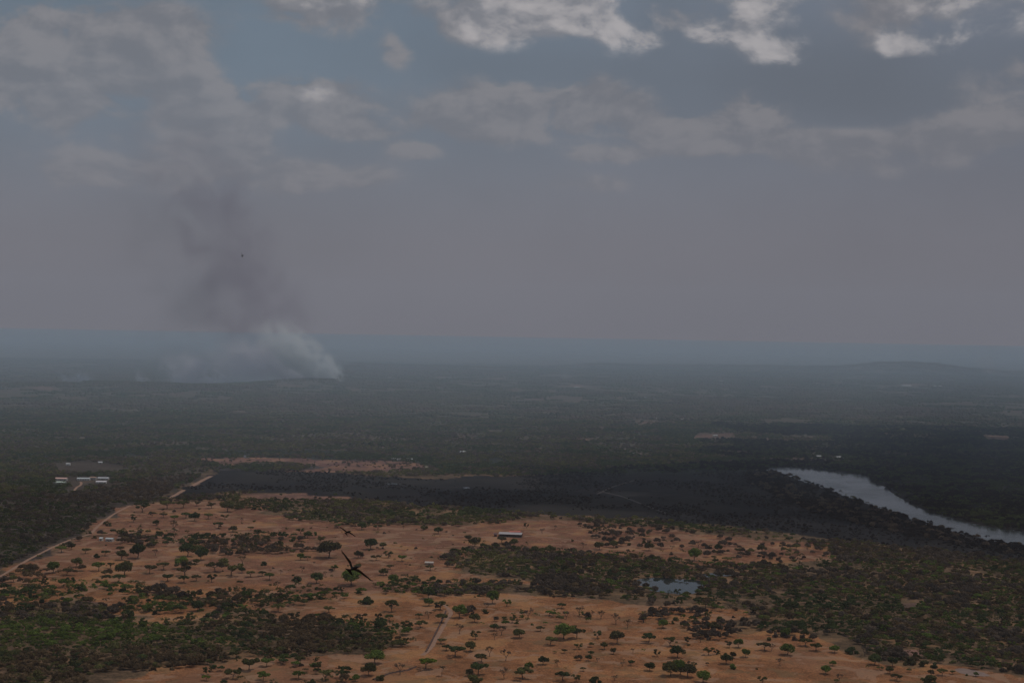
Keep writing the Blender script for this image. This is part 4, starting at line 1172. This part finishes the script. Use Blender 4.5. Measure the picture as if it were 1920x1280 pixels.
smoke('bright_smoke', [(276, 726, 14), (270, 716, 17), (264, 706, 17), (257, 692, 15), (250, 678, 12)],
      D0, .070, (0.98, 0.94, 0.97), 'small white puff at the left end of the fire', 1 / 40., .40, .6, .8, 6, .2)
smoke('bright_smoke', [(150, 722, 34), (146, 712, 44), (140, 700, 44), (134, 688, 34)],
      D0 + 500, .014, (0.90, 0.92, 1.0), 'faint blue puffs at the far left', 1 / 50., .42, .62, .7, 7, .2)
smoke('bright_smoke', [(1063, 722, 6), (1062, 712, 9), (1059, 700, 12), (1056, 686, 14)],
      8300, .0060, (0.88, 0.88, 0.90), 'thin smoke wisp over the hazy far quarry', 1 / 60., .38, .6, .7, 9, .1)
smoke('bright_smoke', [(1858, 716, 8), (1856, 706, 14), (1852, 690, 20), (1846, 670, 26), (1842, 650, 30)],
      8700, .007, (0.88, 0.83, 0.84), 'thin smoke wisp behind the plain at far right', 1 / 60., .38, .6, .7, 8, .1)

# ------------------------------------------------------------------ cumulus above the plain, out of frame, whose shade lies on the burnt land and the river
def cumulus(centre, rx, ry, n, seed, label):
    r_ = random.Random(seed); V, Fc = [], []
    import bmesh
    bm = bmesh.new()
    for i in range(n):
        a, d = r_.uniform(0, 6.283), math.sqrt(r_.random()) * .85
        x_, y_ = math.cos(a) * d * rx, math.sin(a) * d * ry
        rad = r_.uniform(.16, .30) * min(rx, ry) * (1.15 - .5 * d)
        M4 = Matrix.Translation((x_, y_, rad * r_.uniform(.2, .8))) @ Matrix.Diagonal((rad * 1.2, rad * 1.2, rad * .8, 1))
        bmesh.ops.create_icosphere(bm, subdivisions=3, radius=1.0, matrix=M4)
    for v in bm.verts:
        f_ = 1 + .25 * (vnoise(v.co.x + v.co.z, v.co.y, 90, seed) - .5)
        v.co.x *= f_; v.co.y *= f_
        v.co.z = max(v.co.z, 0) + .1 * v.co.z
    me_ = bpy.data.meshes.new('cloud'); bm.to_mesh(me_); bm.free()
    if 'cloud_water' not in bpy.data.materials:
        mm, tt, oo = mat('cloud_water')
        d1 = tt.new('ShaderNodeBsdfDiffuse'); d1.inputs[0].default_value = (.9, .9, .9, 1)
        d2 = tt.new('ShaderNodeBsdfTranslucent'); d2.inputs[0].default_value = (.9, .9, .9, 1)
        mx_ = tt.new('ShaderNodeMixShader'); tt.l.new(d1.outputs[0], mx_.inputs[1]); tt.l.new(d2.outputs[0], mx_.inputs[2]); tt.l.new(mx_.outputs[0], oo.inputs[0])
    me_.materials.append(bpy.data.materials['cloud_water'])
    o_ = link('cloud', me_, None, centre)
    return tag(o_, label, None, None, 'stuff')
CZ = 1750.0
offx, offy = CZ / math.tan(R(SUN_EL)) * math.sin(R(SUN_AZ)), CZ / math.tan(R(SUN_EL)) * math.cos(R(SUN_AZ))
cumulus((700 + offx, 2450 + offy, CZ), 900, 480, 46, 3, 'broad flat-based cumulus high over the burnt plain and river')
cumulus((1500 + offx, 3150 + offy, CZ), 800, 700, 40, 5, 'broad flat-based cumulus high over the far river bank')

# ------------------------------------------------------------------ haze
HZ = 1700.0
V, Fc = [], []
box(V, Fc, -41500, 41500, -41500, 41500, -140, HZ)
hz = link('haze', mesh('haze', V, Fc))
m_, t, o2 = mat('haze_air')
pv = t.new('ShaderNodeVolumePrincipled')
pv.inputs['Color'].default_value = (0.86, 0.885, 0.98, 1)
pv.inputs['Density'].default_value = 1 / 30000.
pv.inputs['Anisotropy'].default_value = 0.0
t.l.new(pv.outputs[0], o2.inputs['Volume'])
hz.data.materials.append(m_)
tag(hz, 'pale smoky haze thickening over the whole plain', None, None, 'stuff')

# smoke from the fires spread in thin layers over the far plain
lm, t, o2 = mat('smoke_layer_air')
pv = t.new('ShaderNodeVolumePrincipled')
pv.inputs['Color'].default_value = (0.66, 0.84, 0.99, 1)
pv.inputs['Density'].default_value = 1 / 21000.
t.l.new(pv.outputs[0], o2.inputs['Volume'])
for i, (top_z, lb) in enumerate([(247, 'thinnest blue smoke layer reaching highest over the far plain'), (205, 'middle blue smoke layer over the far plain'), (148, 'lowest blue smoke layer lying over the far plain')]):
    V, Fc = [], []
    box(V, Fc, -41000 - 20 * i, 41000 + 20 * i, 2100 - 60 * i, 41000 + 20 * i, 14 + i, top_z)
    sm = link('smoke_layer', mesh('smoke_layer', V, Fc, lm))
    tag(sm, lb, None, None, 'stuff')
